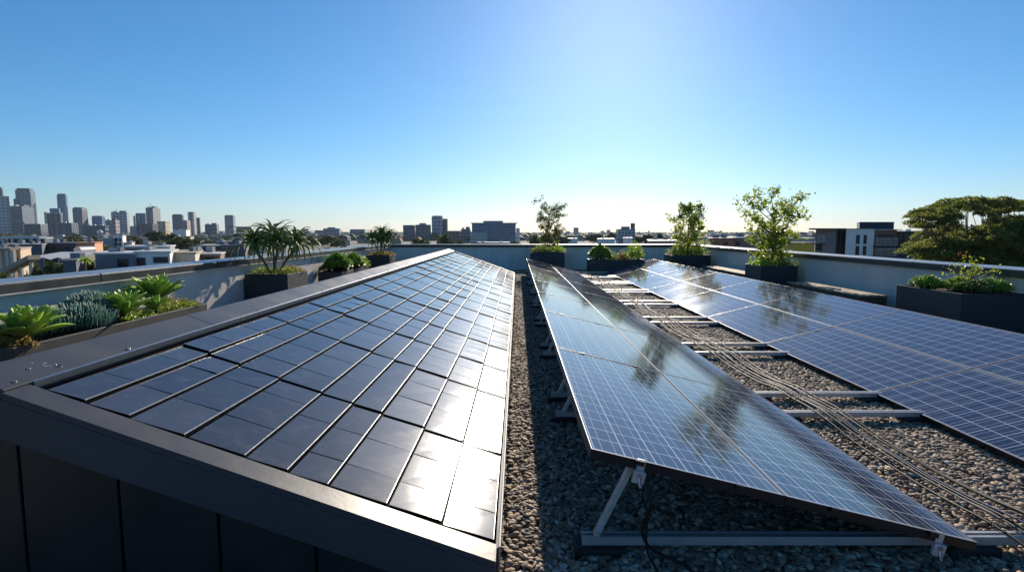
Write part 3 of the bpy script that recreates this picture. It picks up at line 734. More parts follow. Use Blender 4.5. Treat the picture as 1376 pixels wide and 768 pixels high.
def rosette_bush(x, y, z, rx, ry, h, mat_, label, seed, n=36, L=.11, cat='succulent', name='succulent_bush', group=None, wd=.2):
    """mound of small fleshy rosettes"""
    r = random.Random(seed); lm = LM(); mb = MB()
    for i in range(n):
        a = r.uniform(0, 6.283); q = math.sqrt(r.random()); c = np.array([q * math.cos(a) * rx, q * math.sin(a) * ry, h * (1 - .65 * q * q) * r.uniform(.6, 1)])
        out_ = np.array([math.cos(a) * q, math.sin(a) * q, 1.1]); out_ /= np.linalg.norm(out_)
        mb.tube([(c[0] * .4, c[1] * .4, -.02), tuple(c)], [.008, .006], 5)
        for k in range(13):
            aa = k * 2.4; f = k / 13; el = math.radians(80 - 75 * f)
            t1 = np.cross(out_, [0.3, .5, .1]); t1 /= np.linalg.norm(t1); t2 = np.cross(out_, t1)
            d = (t1 * math.cos(aa) + t2 * math.sin(aa)) * math.cos(el) + out_ * math.sin(el)
            P, Fq = blade(c, d, None, L * r.uniform(.8, 1.1), L * wd, .2, 4, lambda t_: (.5 + t_) * (1 - t_ ** 3) + .03, .3)
            lm.add(P, Fq)
    root = empty(name, (x, y, z), 0, label, cat, group)
    lm.build('foliage', MT[mat_], root, True, None, .003); mb.build('stems', MT['bark'], root); return root
GC = 'small leafy plants filling the planters'
shrublet(-4.86, 5.42, .53, .20, .16, .12, 'dry', 'low yellowish ground cover with russet tips at the near planter end', 21, 420, .035, group=GC)
shrublet(-5.2, 5.5, .53, .22, .20, .20, 'cover', 'dark low ground cover behind the nearest agave against the wall', 22, 700, .035, group=GC)
shrublet(-4.84, 7.15, .54, .14, .26, .12, 'lime', 'trailing lime-green ground cover below the middle agave on the rim', 23, 520, .032, group=GC)
shrublet(-4.90, 8.05, .53, .20, .40, .15, 'cover', 'olive ground cover in front of the tallest agave at the far planter end', 24, 1300, .032, group=GC)
shrublet(-5.15, 8.35, .53, .22, .2, .16, 'dry', 'yellow-green ground cover at the very end of the long low planter', 25, 700, .032, group=GC)
for i, (x, y, rx, ry, m_, lab) in enumerate([(-5.22, 11.8, .24, .4, 'cover', 'dense dark ground cover on the wall side beneath the larger tree aloe'), (-4.84, 11.75, .22, .36, 'cover', 'grey-green ground cover on the near corner beneath the larger tree aloe'), (-4.86, 12.22, .22, .2, 'dry', 'yellowish ground cover at the far corner beneath the larger tree aloe')]):
    shrublet(x, y, .765, rx, ry, .16, m_, lab, 30 + i, 1100, .035, group=GC)
rosette_bush(-5.2, 15.65, .53, .18, .3, .22, 'cover', 'dark green succulent at the left of the low planter beyond the tree aloe', 40, 36, .11, group=GC)
rosette_bush(-5.04, 15.95, .54, .34, .42, .46, 'lime', 'bright green bushy succulent, tallest in the low planter beyond the tree aloe', 41, 110, .13, group=GC)
rosette_bush(-5.0, 17.25, .54, .30, .45, .40, 'lime', 'nearer pale green shrub in the farther low planter on the left', 42, 90, .12, group=GC)
shrublet(-5.04, 17.95, .54, .30, .36, .34, 'lime', 'farther feathery green shrub in the farther low planter on the left', 43, 1200, .06, group=GC)
shrublet(-5.02, 21.0, .765, .42, .42, .17, 'dry', 'yellow-green ground cover beneath the far tree aloe', 44, 1800, .045, group=GC)
shrublet(1.0, 23.5, .77, .42, .32, .36, 'cover', 'olive ground cover left of the thin-leaved tree trunk', 45, 1500, .055, group=GC)
shrublet(1.6, 23.5, .77, .32, .30, .32, 'lime', 'brighter ground cover right of the thin-leaved tree trunk', 46, 1000, .055, group=GC)
rosette_bush(3.25, 22.25, .54, .34, .3, .5, 'lime', 'green spiky rosette shrub at the left end of the back planter', 47, 70, .20, group=GC)
shrublet(3.75, 22.3, .54, .2, .28, .32, 'cover', 'small grey-green mound in the middle of the back planter', 48, 700, .05, group=GC)
shrublet(4.12, 22.3, .54, .2, .26, .34, 'dry', 'small yellowish round shrub in the back planter', 49, 800, .05, group=GC)
shrublet(4.58, 22.3, .56, .34, .28, .68, 'lime', 'tall yellow-green shrub at the right end of the back planter', 50, 1300, .075, group=GC)
shrublet(5.95, 21.05, .77, .36, .40, .42, 'cover', 'leafy skirt left of the trunk in the back right corner planter', 51, 1600, .055, group=GC)
shrublet(6.6, 21.05, .77, .36, .40, .38, 'cover', 'leafy skirt right of the trunk in the back right corner planter', 52, 1600, .055, group=GC)
shrublet(6.32, 14.7, .765, .26, .40, .20, 'lime', 'light green ground cover left of the tallest tree trunk', 53, 1500, .045, group=GC)
shrublet(6.80, 14.6, .765, .24, .38, .20, 'cover', 'darker green ground cover right of the tallest tree trunk', 54, 1500, .045, group=GC)
rosette_bush(6.33, 8.75, .77, .22, .26, .17, 'lime', 'bright leafy mound at the far left end of the big near planter', 55, 70, .07, group=GC)
rosette_bush(6.62, 8.45, .77, .24, .28, .16, 'lime', 'pale green leafy mound before the spindly shrub in the big near planter', 56, 80, .065, group=GC)
rosette_bush(6.50, 8.05, .77, .26, .22, .15, 'cover', 'deeper green leafy mound at the near corner of the big planter', 57, 80, .065, group=GC)
rosette_bush(6.83, 8.1, .77, .18, .24, .17, 'lime', 'green mound on the wall side of the big near planter', 58, 60, .065, group=GC)

# tree aloes
def tree_aloe(x, y, z, heads, label, seed, L, n=26, wd=.03, hs=1.):
    r = random.Random(seed); lm = LM(); mb = MB()
    root = empty('tree_aloe', (x, y, z), 0, label, 'tree aloe', 'tree aloes in tall planters')
    for hx, hy, hz in heads:
        p0 = Vector((hx * .15, hy * .3, -.04)); p3 = Vector((hx, hy, hz)); p1 = p0.lerp(p3, .4) + Vector((hx * -.05, 0, .0)); p2 = p0.lerp(p3, .75) + Vector((0, 0, -.02))
        m1 = MB().tube(spl([p0, p1, p2, p3], 4), [.030 - .012 * i / 12 for i in range(13)], 8); m1.build('trunk', MT['bark2'], root, True)
        for i in range(n):
            a = i * 2.39996 + r.uniform(-.2, .2); f = i / n
            el = math.radians(82 - 85 * f + r.uniform(-8, 8)); ll = L * (.75 + .35 * f) * r.uniform(.85, 1.12)
            d = (math.cos(a) * math.cos(el), math.sin(a) * math.cos(el), math.sin(el))
            cu = (1.5 + 1.1 * f) * r.uniform(.8, 1.15)
            P, Fq = blade((hx + math.cos(a) * .015, hy + math.sin(a) * .015, hz + .05 * (1 - f)), d, None, ll, wd * r.uniform(.85, 1.1), lambda t_, c_=cu: c_ * (.45 + 1.1 * t_), 10, lambda t_: (1 - t_ ** 1.6) * .95 + .03, .55)
            lm.add(P, Fq)
        for i in range(6):      # spent drooping leaves on the stem
            a = r.uniform(0, 6.283)
            P, Fq = blade((hx, hy, hz - .03), (math.cos(a), math.sin(a), -.5), None, L * .55, wd * .6, 1.2, 6, lambda t_: (1 - t_) + .03, .3)
            lm.add(P, Fq)
    lm.build('leaves', MT['aloe'], root, True, None, .006)
    return root
tree_aloe(-5.03, 11.75, .78, [(-.34, -.15, .62), (-.05, .1, .74), (.20, -.25, .64), (.42, .15, .60)], 'larger many-headed tree aloe with long drooping leaves and bare stems', 5, .66, 36, .036)
tree_aloe(-5.03, 21.0, .78, [(-.30, 0, .62), (.02, .1, .80), (.32, -.1, .68), (.1, -.2, .52)], 'smaller-looking tree aloe with spiky heads in the back left corner', 6, .52, 38, .036)

# branching trees in planters
def planter_tree(x, y, z, H, W, label, seed, mat_, nb=9, leaf=.075, per=16, trunk=.03, clean=.25, lean=0, spread=.16, vee=0.):
    r = random.Random(seed); rng = np.random.default_rng(seed); mb = MB(); C = []
    root = empty('planter_tree', (x, y, z), 0, label, 'tree', 'small trees in planters')
    top = Vector((lean, 0, H * .93))
    tp = spl([(0, 0, -.05), (lean * .1 + .02, .01, H * .25), (lean * .5 - .02, 0, H * .6), top], 5)
    mb.tube(tp, [trunk * (1 - .8 * i / (len(tp) - 1)) for i in range(len(tp))], 7)
    def cluster(p, s, k):
        c = rng.normal(size=(k, 3)) * s * .55 + np.array(p); C.append(c)
    for i in range(nb):
        f = clean + (1 - clean) * (i + r.random() * .5) / nb
        b0 = tp[min(len(tp) - 1, int(f * (len(tp) - 1)))]
        a = i * 2.4 + r.uniform(-.4, .4); env = math.sin(math.pi * (.18 + .72 * f)) ** .8 if not vee else (.45 + .65 * f)
        ln = W / 2 * env * r.uniform(.75, 1.1)
        d = Vector((math.cos(a), math.sin(a), .75 + .5 * r.random()))
        e = b0 + Vector((d.x * ln, d.y * ln, d.z * ln * .8)); mid = b0.lerp(e, .5) + Vector((0, 0, -.04 * ln))
        pts = spl([b0, mid, e], 4); mb.tube(pts, [trunk * .38 * (1 - .75 * k / (len(pts) - 1)) for k in range(len(pts))], 5)
        for j in range(6):
            g = .3 + .7 * (j + 1) / 6; p = pts[min(len(pts) - 1, int(g * (len(pts) - 1)))]
            a2 = r.uniform(0, 6.283); l2 = ln * .42 * r.uniform(.5, 1.1)
            q = p + Vector((math.cos(a2) * l2, math.sin(a2) * l2, l2 * r.uniform(-.1, .9)))
            mb.tube([p, p.lerp(q, .55) + Vector((0, 0, .01)), q], [trunk * .13, trunk * .1, trunk * .05], 4)
            cluster(q, spread, per); cluster(p.lerp(q, .5), spread * .7, per // 2)
        cluster(e, spread, per)
    cluster(top, spread, per * 2)
    C = np.concatenate(C)
    V, Fq = leafcloud(C, leaf, rng, .1, .62, .3)
    mb.build('trunk', MT['bark'], root, True)
    fastmesh('crown', V, Fq, MT[mat_], root); return root
planter_tree(1.33, 23.55, .77, 1.72, 1.15, 'slender thin-leaved tree in the middle of the back parapet', 4, 'tree2', 22, .065, 22, .025, .25, 0, .085, 1)
planter_tree(6.28, 21.05, .77, 1.85, 1.2, 'medium leafy tree with dense clusters in the back right corner', 11, 'tree1', 18, .095, 16, .035, .12, .1, .10)
planter_tree(6.58, 14.7, .77, 1.45, 1.45, 'tallest and widest leafy planter tree, between the timber benches', 9, 'tree1', 21, .08, 19, .04, .12, .05, .10, 1)
# spindly shrub with orange leaves
root = empty('spindly_shrub', (6.66, 8.4, .77), 0, 'spindly half-bare shrub with a few orange leaves in the big near planter', 'shrub')
r = random.Random(5); rng = np.random.default_rng(5); mb = MB(); C = []; CO = []
for i in range(9):
    a = r.uniform(0, 6.28); e = Vector((math.cos(a) * .2 - .05, math.sin(a) * .15, r.uniform(.28, .52)))
    pts = spl([(0, 0, -.03), e * .5 + Vector((.02, 0, .03)), e], 4); mb.tube(pts, [.008 * (1 - .1 * k) for k in range(len(pts))], 5)
    C.append(rng.normal(size=(34, 3)) * .045 + np.array(e) * rng.uniform(.35, 1, (34, 1)))
for e in (Vector((.50, .05, .34)), Vector((.36, -.05, .22)), Vector((.58, 0, .20))):
    pts = spl([(0, 0, 0), e * .4 + Vector((0, 0, .04)), e], 4); mb.tube(pts, [.009 * (1 - .09 * k) for k in range(len(pts))], 5, m=1)
    C.append(rng.normal(size=(26, 3)) * .03 + np.array(e) * rng.uniform(.8, 1, (26, 1)))
CO.append(rng.normal(size=(11, 3)) * .022 + np.array([-.08, 0, .52]))
mb.build('branches', [MT['bark'], MT['timber']], root, True)
V, Fq = leafcloud(np.concatenate(C), .042, rng, .1, .6, .3); fastmesh('foliage', V, Fq, MT['tree1'], root)
V, Fq = leafcloud(np.concatenate(CO), .045, rng, .1, .6, .3); tag(fastmesh('foliage', V, Fq, MT['orange'], root), 'orange new leaves')

# ------------------------------------------------------------------ the city beyond
m, t, b, o = newmat('suburban_ground'); v = geopos(t)
c = mixc(t, ramp(t, noise(t, .012, 6, v), .42, .58), (.075, .085, .045), (.20, .18, .155))
c = mixc(t, ramp(t, noise(t, .05, 4, v), .52, .66), c, (.06, .075, .03))
c = mixc(t, ramp(t, noise(t, .03, 5, v), .58, .64), c, (.12, .12, .125))
t.links.new(c, b.inputs["Base Color"]); b.inputs["Roughness"].default_value = .95
MT['ground'] = m
n = 60; vv = []; fs = []
rings = [0, 20, 60, 120, 220, 400, 700, 1200, 2000, 3200, 4800, 7000]
for rad in rings[1:]:
    for k in range(n): vv.append((rad * math.cos(2 * math.pi * k / n), rad * math.sin(2 * math.pi * k / n), GZ))
vv.append((0, 0, GZ)); c0 = len(vv) - 1
for k in range(n): fs.append((c0, k, (k + 1) % n))
mb = MB(); mb.add(vv, fs)
for i in range(len(rings) - 2):
    mb.add([], [])
    for k in range(n):
        mb.f.append((i * n + k, (i + 1) * n + k, (i + 1) * n + (k + 1) % n, i * n + (k + 1) % n)); mb.m.append(0)
tag(mb.build('ground', MT['ground']), kind='structure')
MT['asphalt'] = M_('asphalt', (.06, .06, .062), .9, 0, .15, .2); MT['paving'] = M_('pale_paving', (.36, .32, .27), .9, 0, .12, .3)
for i, (x0, x1, y0, y1) in enumerate([(-140, -20, 96, 104), (-70, -63, 40, 330), (60, 68, 30, 420), (-400, 400, 330, 342), (-20, -12, 104, 700)]):
    tag(MB().add([(x0, y0, GZ + .02 + .006 * i), (x1, y0, GZ + .02 + .006 * i), (x1, y1, GZ + .02 + .006 * i), (x0, y1, GZ + .02 + .006 * i)], [(0, 1, 2, 3)]).build('road', MT['asphalt']), kind='structure')
tag(MB().add([(-140, 60, GZ + .008), (-74, 60, GZ + .008), (-74, 95, GZ + .008), (-140, 95, GZ + .008)], [(0, 1, 2, 3)]).build('plaza_paving', MT['paving']), kind='structure')

OCC = []
WALLS = {
 'slate': (.09, .11, .15), 'grey': (.20, .23, .27), 'lightgrey': (.42, .42, .42), 'white': (.87, .86, .83), 'cream': (.72, .63, .50),
 'tan': (.56, .42, .28), 'brown': (.26, .17, .13), 'brick': (.34, .15, .09), 'purple': (.13, .085, .10), 'blue': (.03, .17, .38), 'dark': (.03, .045, .075), 'pinkgrey': (.30, .25, .25), 'orange': (.60, .30, .17)}
GL = {'navy': (.012, .035, .075), 'blue': (.03, .09, .17), 'black': (.015, .018, .022), 'teal': (.04, .10, .13)}
FC = {}
def fac(wall, glass, wx, wz, fx, fz, band=False):
    k = (wall, glass, wx, wz, fx, fz, band)
    if k not in FC: FC[k] = facade('facade_%s_%s' % (wall, glass), WALLS[wall], GL[glass], wx, wz, fx, fz, band=band)
    return FC[k]
for k, c in WALLS.items(): MT['w_' + k] = M_('wall_' + k, c, .8, 0, .08, .15)
MT['roofgrey'] = M_('flat_roof_grey', (.30, .30, .30), .85, 0, .12, .3); MT['roofwhite'] = M_('white_metal_roof', (.66, .66, .65), .5, 0, .06, .3)
MT['roofred'] = M_('terracotta_roof', (.48, .19, .10), .85, 0, .15, .8); MT['rooftan'] = M_('tan_roof', (.42, .34, .26), .85, 0, .1, .4); MT['roofdark'] = M_('dark_metal_roof', (.08, .085, .095), .5, .3, .1, .3)
MT['glass'] = M_('window_glass', (.02, .028, .036), .08, 0, .2, .5); MT['redcloth'] = M_('red_awning', (.5, .03, .03), .7)
LM_ = []     # landmarks for labels: (pixel x, short phrase)
def box_bld(name, label, cat, x0, x1, xs, ytop, D, mat_, roof_m='roofgrey', extras=(), group=None, base=GZ, short=None):
    """front face spans photo pixels x0..x1, its right flank reaches xs, top at ytop, at distance D"""
    b_ = px(x1, ytop, D); a = px(x0, ytop, D); H = a.z - base; ang = 0
    q = b_.x / D; k0 = a.x / D; ks = px(xs, ytop, D).x / D
    if xs > x1 + .2 and q < -.15: ang = .55 * math.atan(-q)
    cr_, sr_ = math.cos(ang), math.sin(ang)
    wd = (b_.x - k0 * D) / (cr_ - k0 * sr_)
    d = (b_.x - ks * D) / (sr_ + ks * cr_) if ang else 0
    d = min(d, 70) if d > 4 else max(8, min(wd * .8, 40))
    r = empty(name, (b_.x - wd * cr_, D - wd * sr_, base), ang, label, cat, group)
    MB().box(0, wd, 0, d, 0, H).build('wall', mat_, r)
    MB().box(.4, wd - .4, .4, d - .4, H + .001, H + .25).build('roof', MT[roof_m], r)
    th = max(.5, H * .012)
    for e in extras:
        if e == 'plant': MB().box(wd * .25, wd * .7, d * .25, d * .7, H + .251, H + .25 + max(2.5, H * .05)).build('plant_room', MT['w_grey'], r)
        if e == 'plant2':
            MB().box(wd * .1, wd * .35, d * .2, d * .6, H + .251, H + .25 + max(2, H * .04)).build('plant_room', MT['w_white'], r)
            MB().box(wd * .5, wd * .9, d * .3, d * .7, H + .251, H + .25 + max(3, H * .055)).build('plant_room', MT['w_slate'], r)
        if e == 'mast': MB().tube([(wd * .3, d * .4, H), (wd * .3, d * .4, H + max(6, H * .16))], [.8, .3], 5).build('mast', MT['w_grey'], r)
        if e == 'rim': 
            mb = MB(); mb.box(-.3, wd + .3, -.3, 0 - .002, H - th, H + th); mb.box(wd + .002, wd + .3, 0, d, H - th, H + th); mb.build('parapet', MT['w_lightgrey'], r)
        if e == 'crown': MB().box(wd * .08, wd * .92, d * .08, d * .92, H + .251, H + H * .04).build('crown', MT['w_slate'], r)
        if e == 'vents':
            rr = random.Random(int(x0))
            for k in range(5):
                q = rr.uniform(.05, .85) * wd; MB().box(q, q + wd * .07, d * .3, d * .3 + 4, H + .251, H + 2.2).build('roof_vent', MT['w_white'], r)
    OCC.append((b_.x - wd - 4, b_.x + 30 * (ang > 0) + 4, D - wd * sr_ - 4, D + d + 6)); return r, wd, d, H
def tw(label, x0, x1, xs, ytop, D, wall, glass, style=(7, 7.5, .6, .5, False), extras=('plant',), name='tower_block', short=None):
    return box_bld(name, label, 'tower', x0, x1, xs, ytop, D, fac(wall, glass, *style), 'roofgrey', extras, 'high-rises of the city skyline', short=short)
V_ = (9, 8, .5, 1.1, False)        # vertical strips
B_ = (8, 7.4, 1.0, .55, True)        # bands
G_ = (9.0, 8, .72, .72, False)       # gridded glass
tw('reddish brown tower cut by the left frame edge with a spire on top', -14, 3, 4, 254, 1700, 'brown', 'navy', V_, ('mast', 'crown'))
tw('glassy blue-grey tower with pale strips at the left frame edge', -8, 8, 12, 264, 1450, 'lightgrey', 'blue', G_, ('rim',))
tw('tallest grey tower on the left of the skyline with a flat crown', 20, 40, 47, 255.5, 1500, 'grey', 'navy', V_, ('crown',))
tw('narrow dark shaft attached behind the tallest grey tower', 18, 20.5, 20.5, 267, 1530, 'dark', 'navy', V_, ())
tw('blue-grey banded tower standing in front of the tallest grey tower', 13, 29, 45, 277, 1250, 'slate', 'navy', B_, ('plant2',))
tw('lower grey block at the foot of the blue-grey banded tower', 32, 54, 64, 301, 1000, 'slate', 'navy', V_, ('rim',))
tw('slim bright blue glass tower rising above the dark office blocks', 76, 88, 90.5, 262.5, 1600, 'blue', 'blue', G_, ('crown',))
tw('short shoulder block against the right of the slim blue glass tower', 86.5, 90.5, 92, 277.5, 1500, 'lightgrey', 'blue', V_, ())
tw('squat dark blue block left of the slim blue glass tower', 66.5, 79, 81, 280, 1450, 'blue', 'navy', B_, ())
tw('pale stair tower beside the dark navy office block', 59, 62.2, 63, 285, 1300, 'lightgrey', 'teal', V_, ())
tw('dark navy office block below the slim blue glass tower', 62.5, 81, 84, 286.5, 1200, 'dark', 'navy', V_, ('rim',))
tw('wide low grey office with white vents in front of the navy block', 79, 96, 105, 299.5, 1000, 'slate', 'navy', V_, ('vents',))
tw('brown-grey slab tower with a dark central stripe', 97, 110, 117.5, 280, 1350, 'pinkgrey', 'navy', V_, ('crown',))
tw('low light blue glass office with a stepped top', 123, 137, 141, 291, 1400, 'blue', 'blue', B_, ('crown',))
tw('long low dark office with a row of white roof vents', 111, 141, 146, 303, 1000, 'slate', 'navy', B_, ('vents',))
tw('pinkish brown block right of the low blue glass office', 141, 155, 160.5, 296, 1150, 'pinkgrey', 'navy', (9, 8, .4, .45, False), ('plant2',))
tw('ragged-topped concrete tower with mast and rooftop plant', 149, 170, 173, 285, 1500, 'lightgrey', 'navy', (8, 7.6, .5, .6, False), ('plant2', 'mast'))
tw('thin pale slab just left of the paired grey blocks', 178.8, 181.5, 182, 290, 1600, 'grey', 'navy', V_, ())
tw('blue-grey block attached left of the tower with a finial', 182, 195, 196, 286.5, 1450, 'slate', 'blue', V_, ())
tw('purple-grey tower with a finial and small roof tanks', 195.5, 205, 215, 279, 1400, 'pinkgrey', 'navy', V_, ('plant2', 'mast'))
tw('low purple-grey block at the foot of the tower with a finial', 183, 205, 212, 300.5, 1050, 'purple', 'navy', V_, ())
tw('tan block with a sunlit orange flank right of the finial tower', 211, 222, 228, 297.5, 1150, 'tan', 'navy', (10, 8, .4, .4, False), ('rim',))
tw('dark grey block behind the tan and pale buildings near the middle left', 231, 245, 247, 289, 1400, 'slate', 'navy', B_, ('crown',))
tw('tan-grey mid-rise with a pale flank before the striped slim tower', 238, 251, 256, 296, 1150, 'pinkgrey', 'navy', (9, 8, .4, .4, False), ())
tw('slim cream tower with dark vertical stripes', 252, 260, 263.5, 286, 1300, 'cream', 'navy', (9, 8, .45, 1.1, False), ('crown',))
tw('narrow grey slab tucked behind the slim cream striped tower', 264, 268, 269, 292.5, 1450, 'slate', 'navy', V_, ())
tw('low dark office complex with pale roof lines before the lone tower', 275, 291, 294, 301.5, 1300, 'dark', 'blue', B_, ('plant2',))
tw('lone pale blue-grey tower with open sky on both sides', 301.5, 313, 316, 290, 1500, 'grey', 'blue', (8, 7.6, .6, .5, False), ('crown',))
tw('low grey office partly behind the leaves of the larger tree aloe', 317, 335, 338, 304.5, 1300, 'slate', 'navy', B_, ())
tw('flat blue-grey office visible between the two tree aloes', 434, 456, 458, 307, 1200, 'grey', 'teal', B_, ('plant',))
tw('low pale block attached left of the flat office between the aloes', 423, 433.5, 434, 309.5, 1190, 'lightgrey', 'navy', B_, ())
tw('low blue office with a domed top just left of the far tree aloe', 470, 490, 492, 308.5, 1100, 'slate', 'blue', B_, ('crown',))
tw('wide dark blue-grey slab block in the middle left, left of the tall pale tower', 541.5, 557, 558, 302.5, 900, 'slate', 'navy', (6, 6, .55, .6, False), ())
tw('right half of the dark slab block with a raised lift core', 558.2, 578, 579, 302, 905, 'slate', 'navy', (6, 6, .6, .55, False), ('plant',))
tw('tall pale blue-grey tower left of the glass complex', 580, 594, 595, 291, 950, 'lightgrey', 'blue', (6, 6, .66, .6, False), ('crown',))
tw('narrower dark tower joined to the right of the tall pale one', 595.2, 601, 601.6, 294, 960, 'slate', 'navy', V_, ())
tw('brown low office with regular windows right of the dark narrow tower', 600, 618.5, 619, 310.5, 700, 'brown', 'navy', (4, 4, .5, .55, False), ('rim',))
tw('grey low office with roof tanks between the brown one and the glass complex', 619.2, 632, 633, 308, 720, 'grey', 'navy', (3, 4, .6, .5, False), ('plant2',))
# glass complex
r, wd, d, H = box_bld('office_building', 'large dark blue glass office complex in the middle of the horizon', 'office', 634, 693, 694, 300.5, 520, fac('grey', 'blue', 2.2, 2.6, .78, .74), 'roofgrey', ('plant',), short='the dark glass complex')
MB().box(-1, wd + 1.5, -1.2, d, H + .26, H + .9).build('roof_slab', MT['w_lightgrey'], r)
mb = MB()
for k in range(9): mb.box(-1.2, wd * .36, -4, -3.4, 5 + k * 1.35 - 3.2, 5.7 + k * 1.35 - 3.2)
mb.build('louvre_screen', MT['w_white'], r)
MB().box(-1, wd * .355, -3.2, -.01, 0, 14.6).build('annex', fac('lightgrey', 'navy', 3, 1.35, 1., .5, True), r)
box_bld('office_building', 'narrow white building peeking out at the right of the dark glass complex', 'office', 693.5, 698.5, 699, 306.5, 600, fac('white', 'navy', 3, 4, .4, .4), 'roofwhite')
r, wd, d, H = box_bld('office_building', 'grey gridded office with a round roof tank right of the middle', 'office', 831, 854, 858, 308, 560, fac('lightgrey', 'blue', 3.4, 3.3, .7, .6), 'roofgrey', ('plant',), short='the gridded office')
MB().cyl((wd * .9, d * .4), 2.2, H + .26, H + 6, 10).build('roof_tank', MT['w_slate'], r)

# ---- nearer buildings on the left, with real openings
def bld(name, label, x0, x1, ytop, D, depth, wall, roof, wins=(), base=GZ, cat='building', slab_=.25, group=None):
    """wins: list of (px0,px1,py0,py1) openings in the front face given as photo pixels"""
    a = px(x0, ytop, D); b_ = px(x1, ytop, D); wd = b_.x - a.x; H = a.z - base
    r = empty(name, (a.x, D, base), 0, label, cat, group)
    k = .8 * (b_.x if b_.x < 0 else a.x) / D if abs(a.x) > .1 * D else 0
    def ob(x0, x1, y0, y1, z0, z1): return MB().hexa([(x0 + k * y0, y0, z0), (x1 + k * y0, y0, z0), (x1 + k * y1, y1, z0), (x0 + k * y1, y1, z0), (x0 + k * y0, y0, z1), (x1 + k * y0, y0, z1), (x1 + k * y1, y1, z1), (x0 + k * y1, y1, z1)])
    ob(0, wd, 0, depth, 0, H).build('wall', MT['w_' + wall] if isinstance(wall, str) else wall, r)
    ob(-slab_, wd + slab_, -slab_, depth + slab_, H + .002, H + .28).build('roof', MT[roof], r)
    ru = random.Random(int(x0 * 7 + D))
    for q_ in range(2 if depth > 9 else 1):
        ux, uy = ru.uniform(.1, .75) * wd, ru.uniform(.3, .7) * depth; ux += k * uy
        MB().box(ux, ux + ru.uniform(.8, 1.8), uy, uy + 1.2, H + .281, H + ru.uniform(.9, 1.5)).build('roof_unit', MT['w_lightgrey' if q_ else 'w_grey'], r)
    for (p0, p1, q0, q1) in wins:
        u = px(p0, q0, D); v_ = px(p1, q1, D); X0, X1, Z1, Z0 = u.x - a.x, v_.x - a.x, u.z - base, v_.z - base
        mb = MB(); f_ = .09
        mb.box(X0, X1, -.10, -.003, Z0, Z0 + f_); mb.box(X0, X1, -.10, -.003, Z1 - f_, Z1); mb.box(X0, X0 + f_, -.10, -.003, Z0 + f_ + .001, Z1 - f_ - .001); mb.box(X1 - f_, X1, -.10, -.003, Z0 + f_ + .001, Z1 - f_ - .001)
        if X1 - X0 > 1.6: mb.box((X0 + X1) / 2 - f_ / 2, (X0 + X1) / 2 + f_ / 2, -.09, -.003, Z0 + f_ + .001, Z1 - f_ - .001)
        wf = mb.build('window', MT['w_dark'], r)
        MB().box(X0 + f_, X1 - f_, -.04, -.004, Z0 + f_, Z1 - f_).build('pane', MT['glass'], wf)
    OCC.append((a.x - 3 + min(0, k * depth), a.x + wd + 3 + max(0, k * depth), D - 4, D + depth + 3)); LM_.append(((x0 + x1) / 2, label)); return r, wd, H
r, wd, H = bld('flat_roofed_house', 'grey corrugated flat-roofed house with a dark window, nearest on the left', 127.5, 181, 341.5, 105, 12, 'grey', 'roofwhite', [(157.5, 173, 347.5, 359)])
bld('white_annex', 'white-framed wing joined to the right of the grey corrugated house', 181.3, 228, 339.5, 105.6, 14, 'white', 'roofwhite', [(183.5, 196, 346, 357), (206, 226, 345, 353)])
bld('upper_storey_block', 'set-back upper block with a flat white roof behind the grey corrugated house', 165.5, 228, 332, 122, 10, 'lightgrey', 'roofwhite', [(167, 190, 334, 340)])
bld('flat_roofed_annex', 'long pale roof terrace right of the white-framed wing', 228.5, 262, 341, 112, 16, 'cream', 'rooftan')
bld('dark_low_building', 'long dark low building with a grey roof line before the larger tree aloe', 267, 300, 331, 150, 18, 'dark', 'roofgrey', [(270, 280, 334, 341), (284, 297, 334, 341)])
bld('dark_low_building', 'darker box building just left of the larger tree aloe', 297, 328, 330.5, 138, 14, 'slate', 'roofdark', [(300, 312, 335, 343)])
bld('low_shop_building', 'low brown shopfront with pale fascia behind the parapet left of the aloe', 254, 296, 342, 122, 10, 'brown', 'roofwhite', [(258, 270, 345, 349), (275, 292, 345, 349)])
bld('brick_warehouse', 'dark purple brick warehouse behind the white pitched canopies', 55, 101, 327.5, 190, 22, 'purple', 'roofdark', [(60, 66, 331, 335), (70, 76, 331, 335), (88, 95, 331, 335)])
bld('brick_building', 'sunlit orange brick building beside the purple warehouse', 101.5, 127, 327, 185, 20, 'orange', 'roofred')
r, wd, H = bld('white_apartment_house', 'small white three-storey apartment house with stacked balconies', 153, 164.5, 317, 260, 12, 'white', 'roofwhite', [(154.5, 158, 320, 324), (160, 163, 320, 324), (154.5, 158, 326, 330), (160, 163, 326, 330)])
bld('plain_grey_house', 'plain pale grey block joined left of the white apartment house', 136.5, 152.7, 320.5, 258, 14, 'lightgrey', 'roofwhite')
r, wd, H = bld('cafe_pavilion', 'low pavilion with a bright red awning right of the white apartment house', 165.5, 177, 326.5, 250, 10, 'cream', 'roofwhite')
MB().hexa([(.2, -2.6, H - 2.2), (wd - .2, -2.6, H - 2.2), (wd - .2, -.01, H - .9), (.2, -.01, H - .9), (.2, -2.6, H - 2.0), (wd - .2, -2.6, H - 2.0), (wd - .2, -.01, H - .7), (.2, -.01, H - .7)]).build('awning', MT['redcloth'], r)
